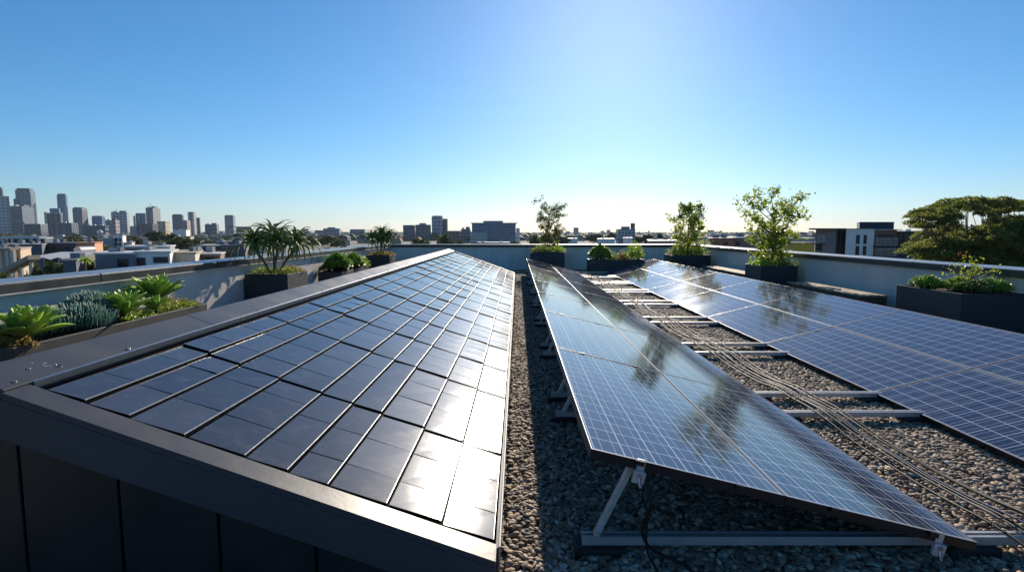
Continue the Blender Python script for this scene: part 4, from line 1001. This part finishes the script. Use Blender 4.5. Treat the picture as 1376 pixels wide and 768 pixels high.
# colonnaded tan building with ramp
r, wd, H = bld('colonnade_building', 'tan two-storey building with a deep colonnade at the left frame edge', -45, 27, 335.5, 130, 16, 'tan', 'rooftan')
u = 0; a0 = px(-45, 340, 130)
for q in (-40, -30, -20, -10, 0, 10, 19.5, 26):
    X = px(q, 340, 130).x - a0.x; MB().box(X, X + .8, -2.6, -1.8, 0, H - .001).build('column', MT['w_cream'], r)
MB().box(-.5, wd + .3, -2.9, -.26, H - 1.1 + 1.102, H + .5).build('fascia', MT['rooftan'], r)
for q in (-34, -24, -14, -4, 5, 14):
    X = px(q, 340, 130).x - a0.x; MB().box(X, X + 1.6, -.08, -.003, H - 5.2, H - 1.6).build('window', MT['glass'], r)
r = empty('ramp', (px(-20, 360, 112).x, 112, GZ), 0, 'pale concrete ramp rising to the right past the tan colonnade', 'ramp')
A = px(-20, 372, 112); B = px(36, 343, 112); L_ = B.x - A.x
MB().hexa([(0, 0, A.z - GZ - .9), (L_, 0, B.z - GZ - .9), (L_, 3, B.z - GZ - .9), (0, 3, A.z - GZ - .9), (0, 0, A.z - GZ), (L_, 0, B.z - GZ), (L_, 3, B.z - GZ), (0, 3, A.z - GZ)]).build('deck', MT['rooftan'], r)
for k in (.15, .4, .65, .9): MB().box(L_ * k, L_ * k + .5, 1.2, 1.7, 0, (A.z - GZ) + (B.z - A.z) * k - .8).build('pillar', MT['w_cream'], r)
r, wd, H = bld('open_sided_hall', 'open-sided hall with a thin white roof slab on posts behind the colonnade', 11, 60, 320.5, 210, 20, 'dark', 'roofwhite')
for q in (12, 24, 36, 49, 58.5):
    X = px(q, 340, 210).x - px(11, 340, 210).x; MB().box(X, X + .7, -3, -2.3, 0, H + .28).build('post', MT['w_white'], r)
MB().box(-1, wd + 1, -3.6, -.26, H + .001, H + .9).build('roof_slab', MT['roofwhite'], r)
bld('teal_shopfront', 'long low teal-fronted building under the open-sided hall', 2, 56, 329, 180, 14, 'slate', 'roofgrey')
# white pitched canopies
r = empty('market_canopy', (px(37, 349, 125).x, 125, GZ), 0, 'row of white pitched canopy roofs with pointed dips, behind small trees', 'canopy')
W0 = px(98, 340, 125).x - px(37, 340, 125).x; zt = px(60, 340.5, 125).z - GZ; zb = px(60, 348.5, 125).z - GZ
mb = MB(); nb = 3; sw = W0 / nb
for k in range(nb):
    x0 = k * sw; v0 = [(x0, 0, zt - .8), (x0 + sw * .5, 0, zb), (x0 + sw, 0, zt - .8), (x0, 9, zt), (x0 + sw * .5, 9, zt + .1), (x0 + sw, 9, zt)]
    v1 = [(p[0], p[1], p[2] - .12) for p in v0]
    mb.add(v0 + v1, [(0, 1, 4, 3), (1, 2, 5, 4), (9, 10, 7, 6), (10, 11, 8, 7), (0, 6, 7, 1), (1, 7, 8, 2), (3, 4, 10, 9), (4, 5, 11, 10), (0, 3, 9, 6), (2, 8, 11, 5)])
mb.build('canopy_roof', MT['roofwhite'], r)
for k in range(nb + 1):
    MB().box(k * sw - .12, k * sw + .12, .3, .55, 0, zt - .8).build('post', MT['w_lightgrey'], r)
MB().box(.5, W0 - .5, 6, 8.8, 0, zb - 1.2).build('back_wall', MT['w_brown'], r)
# round white dish / barrel roof and a boxy container
r = empty('barrel_roof_shed', (px(105, 340, 150).x, 150, GZ), 0, 'small shed with a white half-round roof before the orange brick building', 'shed')
zt = px(105, 336.5, 150).z - GZ; MB().box(-1, 1, 0, 5, 0, zt).build('wall', MT['w_cream'], r)
MB().tube([(0, -.2, zt), (0, 5.2, zt)], 1.0, 20).build('barrel_roof', MT['roofwhite'], r)
bld('steel_shed', 'small blue-grey corrugated shed left of the little palm', 84, 102, 350.5, 96, 6, 'slate', 'roofgrey')
# satellite dome on the horizon line
r = empty('radar_dome', (px(134, 312, 700).x, 700, GZ), 0, 'small white dome in front of the long dark office with vents', 'dome')
zt = px(134, 312.5, 700).z - GZ; mb = MB(); n_ = 12; vv = []; ff = []
for i in range(7):
    for k in range(n_):
        e = math.pi / 2 * i / 6; vv.append((3.4 * math.cos(e) * math.cos(2 * math.pi * k / n_), 3.4 * math.cos(e) * math.sin(2 * math.pi * k / n_), zt + 3.4 * math.sin(e)))
for i in range(6):
    for k in range(n_): ff.append((i * n_ + k, i * n_ + (k + 1) % n_, (i + 1) * n_ + (k + 1) % n_, (i + 1) * n_ + k))
mb.add(vv, ff); mb.build('dome', MT['w_white'], r, True); MB().cyl((0, 0), 2.6, 0, zt + .1, 12).build('tower_base', MT['w_lightgrey'], r)

# ---- right-hand modern apartment building
D = 78.0
def X_(p): return px(p, 311, D).x
def Zt(p): return px(1150, p, D).z
r = empty('modern_apartment_building', (X_(1096), D, GZ), 0, 'modern three-colour apartment building with slit windows left of the spreading tree', 'building'); ox = X_(1096)
def face(x0, x1, yt, y0, y1, m_, nm='wall'):
    return obl(x0, x1, y0, y1, 0, Zt(yt) - GZ).build(nm, MT[m_] if m_ in MT else m_, r)
def obl(x0, x1, y0, y1, z0, z1):
    k = .55; a, b_ = X_(x0) - ox, X_(x1) - ox
    return MB().hexa([(a + k * y0, y0, z0), (b_ + k * y0, y0, z0), (b_ + k * y1, y1, z0), (a + k * y1, y1, z0), (a + k * y0, y0, z1), (b_ + k * y0, y0, z1), (b_ + k * y1, y1, z1), (a + k * y1, y1, z1)])
face(1096, 1124, 308.5, .6, 14, 'w_pinkgrey'); face(1124.1, 1137, 308.5, 1., 14, 'w_slate'); face(1137.1, 1175, 307.5, 0, 14, 'w_white')
face(1175.1, 1206, 309, .8, 14, 'w_brown'); face(1206.1, 1236, 311, 1.5, 12, 'w_dark')
obl(1087, 1137, -.6, 14.3, Zt(308.4) - GZ, Zt(306.6) - GZ).build('roof', MT['roofdark'], r)
obl(1175.2, 1212, -.4, 14.2, Zt(308.9) - GZ, Zt(307.9) - GZ).build('roof', MT['roofwhite'], r)
obl(1212.3, 1240, .4, 12.3, Zt(310.9) - GZ, Zt(309.9) - GZ).build('roof', MT['roofwhite'], r)
obl(1137.3, 1175, -.2, 14.1, Zt(307.4) - GZ, Zt(306.9) - GZ).build('roof', MT['roofgrey'], r)
p_ = obl(1156, 1204, 3, 12, Zt(310) - GZ, Zt(298.5) - GZ).build('penthouse', MT['w_dark'], r)
obl(1155.5, 1204.5, 2.8, 12.2, Zt(298.4) - GZ, Zt(297.6) - GZ).build('penthouse_roof', MT['roofgrey'], p_)
for (x0, x1, y0, y1, yy) in [(1151.5, 1155, 316, 327, 0.), (1161.5, 1164.5, 316, 327, 0.), (1151.5, 1155, 331, 342, 0.), (1161.5, 1164.5, 331, 342, 0.), (1098, 1105, 316, 324, .6), (1098, 1105, 328, 336, .6), (1126, 1129, 311, 341, 1.), (1131, 1136, 311, 341, 1.), (1181, 1184, 316, 327, .8), (1187, 1196, 315, 328, .8), (1198, 1204, 315, 328, .8), (1180, 1190, 332, 345, .8), (1193, 1203, 332, 345, .8), (1209, 1214, 314, 340, 1.5), (1216, 1222, 314, 340, 1.5), (1224, 1231, 314, 340, 1.5)]:
    a, b_ = X_(x0) - ox + .55 * yy, X_(x1) - ox + .55 * yy; z1, z0 = Zt(y0) - GZ, Zt(y1) - GZ
    w_ = MB().box(a - .06, b_ + .06, yy - .06, yy - .002, z0 - .06, z1 + .06).build('window', MT['w_dark'], r)
    MB().box(a, b_, yy - .09, yy - .061, z0, z1).build('pane', MT['glass'], w_)
for (x0, x1, y) in ((1174, 1203, 330), (1174, 1203, 344), (1095, 1106, 326)):
    a, b_ = X_(x0) - ox, X_(x1) - ox; z = Zt(y) - GZ
    bq = MB().box(a, b_, -.7, .55, z - .2, z).build('balcony', MT['w_dark'], r)
    mb = MB(); mb.box(a, b_, -.7, -.66, z + 1., z + 1.05)
    q = a
    while q < b_: mb.box(q, q + .03, -.7, -.66, z + .001, z + .999); q += .16
    mb.build('railing', MT['steel'], bq)

# ---- low buildings right of the middle
bld('long_shed', 'long low shed with a pale flat roof left of the back corner tree', 873, 912, 324, 190, 20, 'tan', 'roofwhite')
bld('brick_terrace', 'long red-brown brick building between the two leafy planter trees', 955, 986, 321, 150, 14, 'brick', 'roofdark', [(960, 966, 325, 330), (972, 978, 325, 330)])
bld('brick_terrace', 'brick building with white-roofed lean-to at the left of the tallest tree', 986.5, 1003, 320, 152, 14, 'brown', 'roofwhite', [(989, 994, 325, 330)])
bld('grey_warehouse', 'grey shed directly behind the tallest planter tree', 1003.5, 1030, 322, 155, 14, 'grey', 'roofgrey')
bld('long_shed', 'wide white-roofed shed right of the tallest planter tree', 1050, 1095, 321, 140, 14, 'lightgrey', 'roofwhite')
bld('long_shed', 'farther pale roofed warehouse beyond the white-roofed shed on the right', 1060, 1092, 316.5, 230, 20, 'lightgrey', 'roofgrey')
r = empty('yellow_truck_body', (px(1066, 327, 120).x, 120, GZ), 0, 'bright yellow flat box structure below the white-roofed shed on the right', 'shed')
w_ = px(1094, 327, 120).x - px(1066, 327, 120).x; MT['yellow'] = M_('yellow_paint', (.55, .42, .04), .6)
MB().box(0, w_, 0, 5, 0, px(1066, 326.5, 120).z - GZ).build('wall', MT['yellow'], r); MB().box(-.4, w_ + .4, -.4, 5.4, px(1066, 326.4, 120).z - GZ, px(1066, 325.6, 120).z - GZ).build('roof', MT['roofgrey'], r)
bld('low_white_roof', 'bright low white roof just beyond the back parapet below the glass complex', 641, 684, 326, 330, 14, 'lightgrey', 'roofwhite')
bld('low_white_roof', 'small white curved roof between thin-leaved tree and gridded office', 765, 776, 320.5, 420, 16, 'white', 'roofwhite')
bld('low_white_roof', 'wider white roof left of the gridded office', 803, 826, 321, 400, 18, 'white', 'roofwhite')
bld('low_white_roof', 'low white roof at the foot of the gridded office', 838, 850, 319.5, 430, 10, 'white', 'roofwhite')
bld('stadium_roof', 'wide pale domed hall roof below the cream striped tower', 232, 250, 309, 800, 50, 'white', 'roofwhite')
bld('glass_pavilion', 'pale glass-fronted hall left of the larger tree aloe', 311, 328, 313.5, 500, 30, 'lightgrey', 'roofwhite', [(313, 326, 315, 318)])

# ------------------------------------------------------------------ trees beyond
def crown(rng, lobes, n, leaf, flat=1., skirt=.35, spread=.42):
    """leaf clumps gathered on many little sub-lobes so the outline stays uneven"""
    C = []
    tot = sum(l[3] ** 2 for l in lobes)
    for (x, y, z, rr) in lobes:
        k = max(6, int(n * rr ** 2 / tot)); sub = max(5, int(rr * 2.2) + 5)
        d = rng.normal(size=(sub, 3)); d /= np.linalg.norm(d, axis=1)[:, None]; d[:, 2] = np.abs(d[:, 2]) * 1.1 - skirt * .5
        cs = d * rr * .68 * np.array([1, 1, flat])
        w_ = rng.integers(0, sub, k)
        e = rng.normal(size=(k, 3)); e /= np.linalg.norm(e, axis=1)[:, None]; e[:, 2] = np.abs(e[:, 2]) - .25
        C.append(np.array([x, y, z]) + cs[w_] + e * (rr * spread * rng.uniform(.55, 1.05, (k, 1)) ** .5) * np.array([1, 1, flat * .8]))
    return leafcloud(np.concatenate(C), leaf, rng, 0, .75, .4)
PROT = {}
def tree_proto(key, H, W, mat_, n, leaf, seed, shape='round'):
    rng = np.random.default_rng(seed); r = random.Random(seed); lobes = []
    nl = 7
    for i in range(nl):
        a = i * 2.4; q = 0 if i == 0 else r.uniform(.22, .34) * W
        lobes.append((q * math.cos(a), q * math.sin(a), H * (r.uniform(.52, .72) if i else .74) - (0 if shape == 'round' else 0), W * r.uniform(.20, .27)))
    if shape == 'cone': lobes = [(0, 0, H * (.3 + .6 * i / 6), W * .5 * (1 - i / 7.5)) for i in range(6)]
    V, Fq = crown(rng, lobes, n, leaf, .85)
    root = empty('leafy_tree'); fastmesh('crown', V, Fq, MT[mat_], root)
    mb = MB().tube([(0, 0, 0), (.1, 0, H * .3), (0, 0, H * .6)], [W * .035, W * .025, W * .012], 6)
    for i in range(1, 5): mb.tube([(0, 0, H * .3), (lobes[i % len(lobes)][0] * .9, lobes[i % len(lobes)][1] * .9, lobes[i % len(lobes)][2])], [W * .018, W * .006], 5)
    mb.build('trunk', MT['bark'], root); PROT[key] = [root, H, W, False]
tree_proto('a', 8, 9, 'far1', 2600, .55, 1); tree_proto('b', 8, 10, 'far2', 2600, .55, 2); tree_proto('c', 7, 6.5, 'far3', 1800, .45, 3); tree_proto('d', 10, 8, 'far1', 2600, .5, 4)
def tree_at(key, pxx, ytop, D, wpx, label, base=GZ, group='trees among the buildings', zs=None):
    p = PROT[key]; P = px(pxx, ytop, D)
    o = copy_tree(p[0]) if p[3] else p[0]; p[3] = True
    o.location = (P.x, D, base); W = wpx / F * D
    o.scale = (W / p[2], W / p[2], (P.z - base) / (p[1] * 1.0)); OCC.append((P.x - W * .35, P.x + W * .35, D - W * .35, D + W * .35)); o.rotation_euler = (0, 0, R.uniform(0, 6.28)); tag(o, label, 'tree', group); return o
TL = [('a', 216, 307, 330, 38, 'large dark round tree below the tan block on the left skyline'),
 ('b', 243, 316.5, 230, 52, 'broad olive tree behind the flat white roofs'), ('b', 205, 324, 215, 36, 'low olive tree left of the broad olive one'),
 ('a', 180, 315, 300, 32, 'dark tree right of the white apartment house'), ('d', 126, 313, 270, 18, 'dark tree left of the plain pale grey block'),
 ('c', 73, 318, 240, 16, 'bright green tree above the purple brick warehouse'), ('c', 84, 326, 200, 12, 'dark bushy tree before the purple warehouse'),
 ('b', 212, 351, 88, 22, 'low olive shrubbery just above the left coping, leftmost of the run'), ('c', 233, 349, 90, 24, 'green shrubbery just above the left coping, middle of the run'), ('b', 252, 347.5, 93, 20, 'olive shrubbery just above the left coping, nearest the larger tree aloe'),
 ('a', 30, 321, 260, 22, 'dark tree rising behind the open-sided hall'), ('c', 62, 322.5, 230, 15, 'green tree at the right end of the open-sided hall'), ('b', 92, 319, 250, 20, 'olive tree behind the purple brick warehouse'), ('a', 112, 319.5, 230, 18, 'dark tree behind the orange brick building'),
 ('d', 46, 341, 150, 12, 'dark narrow tree between the colonnade building and the canopies'),
 ('c', 47, 346, 105, 13, 'small tree standing before the white canopies, leftmost of them'), ('c', 63, 341, 104, 18, 'fullest small tree before the white canopies'),
 ('c', 77, 344.5, 104, 14, 'rightmost small tree before the white canopies'), ('a', 31, 361.5, 78, 28, 'dark rounded bushy tree above the left coping'),
 ('b', 2, 361.5, 78, 26, 'olive bushy tree cut by the left frame edge above the coping'), ('d', 121, 341, 118, 18, 'tall dark hedge-like tree left of the grey corrugated house'),
 ('c', 149, 331.5, 160, 14, 'small bright tree behind the roof of the grey corrugated house'), ('b', 9, 313, 420, 40, 'dark green tree mass left below the banded tower'),
 ('a', 98, 313, 360, 26, 'dark trees in front of the wide low grey office'), ('b', 440, 315, 330, 30, 'olive tree between the two tree aloes'), ('c', 455, 318, 300, 22, 'yellowish tree just right of the olive one between the aloes'),
 ('a', 420, 316, 350, 24, 'dark tree just right of the larger tree aloe'),
 ('c', 567, 313.5, 210, 28, 'round bright green tree before the dark slab block'), ('b', 598, 312, 215, 26, 'round olive tree below the tall pale tower'), ('b', 618, 321, 200, 18, 'low olive bush-like tree right of the round olive tree'),
 ('c', 534, 320, 240, 16, 'small green tree right of the far tree aloe'), ('b', 692, 322, 250, 18, 'small olive tree at the right foot of the dark glass complex'),
 ('b', 720, 315, 300, 26, 'olive tree behind the trunk of the thin-leaved planter tree'), ('a', 752, 314, 330, 30, 'dark tree right of the thin-leaved planter tree'),
 ('a', 798, 311.5, 420, 26, 'dark rounded tree left of the gridded office'), ('d', 822, 309.5, 520, 16, 'taller dark tree adjoining the gridded office'),
 ('a', 866, 312, 330, 28, 'dark tree right of the gridded office'), ('d', 886, 310, 400, 12, 'slim dark tree above the long low shed'),
 ('a', 1018, 316, 200, 30, 'dark tree glimpsed through the tallest planter tree'), ('b', 1046, 314, 230, 22, 'olive tree right of the tallest planter tree'),
 ('c', 1213, 337, 60, 30, 'bright green rounded tree at the left foot of the spreading tree'), ('b', 1236, 338, 58, 20, 'dull olive bush-like tree between bright tree and the spreading tree')]
for k, x, y, D_, w_, lab in TL: tree_at(k, x, y, D_, w_, lab)
# little palm
P = px(113.5, 345.5, 92); r = empty('small_palm', (P.x, 92, GZ), 0, 'little green palm with a pale trunk left of the grey corrugated house', 'palm')
H = P.z - GZ; MB().tube([(0, 0, 0), (.05, 0, H * .5), (0, 0, H - .5)], [.2, .15, .13], 8).build('trunk', MT['bark2'], r)
lm = LM(); rr = random.Random(2)
for i in range(22):
    a = i * 2.4; el = math.radians(70 - 3.2 * i); Pp, Fq = blade((0, 0, H - .5), (math.cos(a) * math.cos(el), math.sin(a) * math.cos(el), math.sin(el)), None, 1.5, .16, 1.4, 7, lambda t_: (1 - t_ ** 2) + .05, .5); lm.add(Pp, Fq)
lm.build('fronds', MT['lime'], r)

# the great spreading tree on the right
rng = np.random.default_rng(8); r = random.Random(8); D = 50.0
root = empty('spreading_tree', (px(1335, 330, D).x, D, GZ), 0, 'huge spreading tree with umbrella-like crown behind the right parapet', 'tree')
base = Vector((px(1335, 330, D).x, D, GZ)); lobes = []
def lb(x, y, rr_px, dy_=0): P = px(x, y, D + dy_); lobes.append((P.x - base.x, dy_, P.z - GZ, 1.28 * rr_px / F * D))
top = [(1236, 300, 13), (1246, 288, 16), (1262, 284, 17), (1280, 277, 18), (1300, 274, 19), (1320, 275, 19), (1345, 276, 18), (1365, 277, 17), (1390, 278, 20), (1420, 284, 22), (1450, 300, 24), (1270, 290, 14), (1335, 283, 14)]
for i, (x, y, q) in enumerate(top): lb(x, y, q, r.uniform(-2.5, 3)); lb(x + r.uniform(-6, 6), y + 4, q * .8, r.choice((-4, 4.5)))
low = [(1240, 331, 17), (1250, 342, 16), (1262, 320, 20), (1275, 340, 22), (1290, 318, 20), (1312, 335, 26), (1325, 312, 20), (1345, 325, 28), (1365, 308, 24), (1375, 345, 28), (1400, 320, 30), (1300, 356, 24), (1340, 356, 26), (1420, 345, 30), (1355, 300, 18), (1385, 302, 20), (1272, 306, 13)]
for i, (x, y, q) in enumerate(low):
    lb(x, y, q * 1.15, r.uniform(-2, 3)); lb(x + r.uniform(-5, 8), y + 5, q, r.choice((-3, 4))); lb(x + r.uniform(-12, 12), y + r.uniform(-6, 9), q * .9, r.uniform(-4.5, -2))
V, Fq = crown(rng, lobes, 190000, .17, .66, 1.0, .56)
fastmesh('crown', V, Fq, MT['gum'], root)
mb = MB(); j = Vector((0, 0, 6.2)); mb.tube(spl([(0, 0, 0), (.2, 0, 3), tuple(j)], 4), [.75 - .03 * i for i in range(9)], 10)
hub = []
for i in range(7):
    a = i * .9; hub.append(j + Vector((math.cos(a) * 2.6, math.sin(a) * 1.6, 3.0 + r.random())))
    mb.tube(spl([tuple(j), tuple(j.lerp(hub[-1], .5) + Vector((0, 0, .3))), tuple(hub[-1])], 4), [.26 - .018 * k for k in range(9)], 7)
for k, l_ in enumerate(lobes):
    if k % 3 == 2: continue
    e = Vector(l_[:3]); h_ = min(hub, key=lambda q: (Vector((q.x, q.y, 0)) - Vector((e.x, e.y, 0))).length)
    mid = h_.lerp(e, .5) + Vector((r.uniform(-.4, .4), r.uniform(-.3, .3), -.35))
    mb.tube(spl([tuple(h_), tuple(mid), tuple(e + Vector((0, 0, l_[3] * .2)))], 4), [.085 - .007 * q for q in range(9)], 5)
    for w_ in range(2):
        e2 = e + Vector((r.uniform(-1, 1), r.uniform(-.8, .8), r.uniform(-.1, .3))) * l_[3] * .7
        mb.tube([tuple(mid), tuple(mid.lerp(e2, .6) + Vector((0, 0, -.1))), tuple(e2)], [.04, .028, .015], 4)
mb.build('trunk', MT['bark2'], root, True)

# ------------------------------------------------------------------ suburb: small houses and trees, placed where they show
lms = [(lx, l) for lx, l in LM_]
SH = [(20, 'the tallest grey tower'), (75, 'the slim blue glass tower'), (107, 'the brown-grey slab tower'), (133, 'the low blue glass office'), (160, 'the ragged concrete tower'), (200, 'the finial tower'), (245, 'the dark grey block'), (258, 'the cream striped tower'), (284, 'the low office complex'), (309, 'the lone pale tower'),
      (372, 'the larger tree aloe'), (445, 'the flat office'), (481, 'the domed blue office'), (508, 'the far tree aloe'), (560, 'the dark slab block'), (590, 'the tall pale tower'), (613, 'the brown low office'), (664, 'the glass complex'), (740, 'the thin-leaved tree'), (845, 'the gridded office'), (925, 'the back corner tree'), (1035, 'the tallest planter tree'), (1115, 'the modern apartments'), (1150, 'the slit-windowed white wall')]
used = {}
def relabel(what, X):
    lx, nm = min(SH, key=lambda q: abs(q[0] - X)); d = X - lx
    rel = 'below' if abs(d) < 5 else ('just left of' if d < -5 and d > -14 else 'left of' if d < 0 else 'just right of' if d < 14 else 'right of')
    s_ = f'{what} {rel} {nm}'; k = used.get(s_, 0); used[s_] = k + 1
    if k == 0: return s_
    return f'{["second","third","fourth","fifth","sixth","seventh","eighth"][k-1]} nearer {s_}' if k < 8 else None
rs = random.Random(77)
HP = {}
def house_proto(key, w_, d_, h_, wall, roofm, kind):
    root = empty('suburban_house')
    W = MB().box(-w_ / 2, w_ / 2, -d_ / 2, d_ / 2, 0, h_)
    W.build('wall', fac(wall, 'black', 2.6, 3.0, .42, .42), root)
    if kind == 'gable':
        rh = w_ * .22; mb = MB(); a, b_, c, e = -w_ / 2 - .4, w_ / 2 + .4, -d_ / 2 - .4, d_ / 2 + .4
        mb.add([(a, c, h_), (b_, c, h_), (b_, e, h_), (a, e, h_), (a + w_ * .3, 0, h_ + rh), (b_ - w_ * .3, 0, h_ + rh)], [(0, 1, 5, 4), (1, 2, 5), (2, 3, 4, 5), (3, 0, 4), (3, 2, 1, 0)]); mb.build('roof', MT[roofm], root)
    else:
        MB().box(-w_ / 2 - .3, w_ / 2 + .3, -d_ / 2 - .3, d_ / 2 + .3, h_ + .001, h_ + .35).build('roof', MT[roofm], root)
        MB().box(-w_ * .2, w_ * .05, -d_ * .1, d_ * .2, h_ + .351, h_ + 1.6).build('roof_unit', MT['w_lightgrey'], root)
    HP[key] = [root, False]
KINDS = [('white flat-roofed house', 12, 10, 6.5, 'white', 'roofwhite', 'flat'), ('terracotta-roofed house', 14, 11, 4.5, 'cream', 'roofred', 'gable'), ('grey-roofed house', 15, 10, 5, 'lightgrey', 'roofgrey', 'gable'), ('long white shed', 30, 16, 6.5, 'lightgrey', 'roofwhite', 'flat'),
         ('brick walk-up block', 18, 12, 9.5, 'brick', 'roofgrey', 'flat'), ('cream walk-up block', 20, 12, 9, 'cream', 'rooftan', 'flat'), ('dark-roofed house', 16, 12, 5, 'tan', 'roofdark', 'gable')]
for k in KINDS: house_proto(*k)
placed = []
def free(x, y, s): return not any(a - s < x < b_ + s and c - s < y < d + s for a, b_, c, d in OCC)
for i in range(420):
    X = rs.choice((rs.uniform(-5, 345), rs.uniform(-5, 345), rs.uniform(-5, 1215))); yb = rs.choice((rs.uniform(314, 322), rs.uniform(319, 331) if X > 350 else rs.uniform(320, 375)))
    D_ = 14.64 * F / (yb - HY)                     # distance at which the street level is seen at that height
    if any(abs(X - q) < 9 and abs(yb - w_) < 3.5 for q, w_ in placed): continue
    if 880 < X < 950 and yb > 322 or X > 1090 and yb > 322: continue
    P = px(X, 311, D_)
    if not free(P.x, D_, 11): continue
    if D_ < 150 and X < 240 or D_ < 190 and X > 330: continue
    if len(placed) > 125: break
    if D_ < 230 and X > 590 and X < 700: continue
    kd = rs.choice(KINDS + [KINDS[1]] * 3 + [KINDS[5]]); lab = relabel('small ' + kd[0], X)
    if lab is None: continue
    placed.append((X, yb)); OCC.append((P.x - 10, P.x + 10, D_ - 8, D_ + 8)); p = HP[kd[0]]; o = copy_tree(p[0]) if p[1] else p[0]; p[1] = True
    o.location = (P.x, D_, GZ); o.rotation_euler = (0, 0, rs.choice((0, .3, -.35, .6, 1.57))); s_ = rs.uniform(.85, 1.25); o.scale = (s_, s_, rs.uniform(.85, 1.2))
    tag(o, lab, 'house', 'small suburban houses')
for kd in KINDS:
    if not HP[kd[0]][1]:
        for ch in list(HP[kd[0]][0].children): bpy.data.objects.remove(ch)
        bpy.data.objects.remove(HP[kd[0]][0])
tp = []
TK = {'a': 'dark green tree', 'b': 'olive tree', 'c': 'fresh green tree', 'd': 'tall dark tree'}
for i in range(420):
    X = rs.choice((rs.uniform(-5, 1215), rs.uniform(-5, 345), rs.uniform(-5, 1215))); yb = rs.choice((rs.uniform(313.5, 318), rs.uniform(316, 325), rs.uniform(319, 333) if X > 350 else rs.uniform(322, 372)))
    D_ = 14.64 * F / (yb - HY); P = px(X, 311, D_)
    if any(abs(X - q) < 5 and abs(yb - w_) < 2 for q, w_ in tp): continue
    if not free(P.x, D_, 3.5) or D_ < 110: continue
    if (D_ < 200 and X > 240) or (X > 1085 and D_ < 350): continue
    key = rs.choice('aabcdb'); lab = relabel('small ' + TK[key], X)
    if lab is None: continue
    hh = rs.uniform(5.5, 10.5); yt = HY + (14.64 - hh) / D_ * F
    tp.append((X, yb)); tree_at(key, X, yt, D_, hh * rs.uniform(.9, 1.4) / D_ * F, lab, group='trees of the suburb')
# far-off wooded suburb that reads as one mass
rng = np.random.default_rng(3); n = 7000
Dd = rng.uniform(900, 4500, n); ang = rng.uniform(-.80, .75, n); X = Dd * np.tan(ang)
Cn = np.stack([X, Dd, np.full(n, GZ)], 1); Vs = []; Fs = []
ico = [(0, 0, 1), (.9, 0, .45), (.28, .85, .45), (-.72, .53, .45), (-.72, -.53, .45), (.28, -.85, .45), (1, .3, -.2), (.3, 1, -.2), (-.8, .8, -.2), (-.8, -.8, -.2), (.3, -1, -.2)]
icf = [(0, 1, 2), (0, 2, 3), (0, 3, 4), (0, 4, 5), (0, 5, 1), (1, 6, 2), (2, 6, 7), (2, 7, 3), (3, 7, 8), (3, 8, 4), (4, 8, 9), (4, 9, 5), (5, 9, 10), (5, 10, 1), (1, 10, 6)]
ico = np.array(ico); icf = np.array(icf)
sc_ = np.stack([rng.uniform(6, 16, n), rng.uniform(5, 10, n), rng.uniform(4, 9, n) * (.7 + .5 * np.sin(X * .004 + 2) ** 2)], 1)
V = (ico[None] * (1 + rng.uniform(-.25, .25, (n, 11, 1))) * sc_[:, None, :] + Cn[:, None, :] + np.array([0, 0, 2.0])).reshape(-1, 3)
Fq = (icf[None] + (np.arange(n) * 11)[:, None, None]).reshape(-1, 3)
wd_ = fastmesh('far_woodland', V, Fq, MT['far1']); tag(wd_, 'far-off wooded suburb merging into one dark band under the horizon', 'woodland', kind='stuff')
n = 900; Dd = rng.uniform(1000, 4200, n); ang = rng.uniform(-.80, .75, n); X = Dd * np.tan(ang); mb = MB()
for i in range(n):
    w_, h_ = rng.uniform(8, 26), rng.uniform(5, 11 if rng.random() < .9 else 26); mb.box(X[i], X[i] + w_, Dd[i], Dd[i] + 12, GZ, GZ + h_)
o = mb.build('far_houses', MT['w_lightgrey']); tag(o, 'speckle of pale far-off roofs scattered through the wooded suburb near the horizon', 'distant houses', kind='stuff')

# ------------------------------------------------------------------ air
m = bpy.data.materials.new('haze_air'); m.use_nodes = True; t = m.node_tree; t.nodes.clear()
o_ = t.nodes.new("ShaderNodeOutputMaterial"); pv = t.nodes.new("ShaderNodeVolumePrincipled"); t.links.new(pv.outputs[0], o_.inputs["Volume"])
pv.inputs["Color"].default_value = (.66, .82, 1, 1); pv.inputs["Density"].default_value = HAZE; pv.inputs["Anisotropy"].default_value = .2
hz = MB().box(-7100, 7100, -7100, 7100, GZ - 1, 190).build('haze', m); tag(hz, kind='stuff', label='thin bluish haze lying over the city', cat='haze')
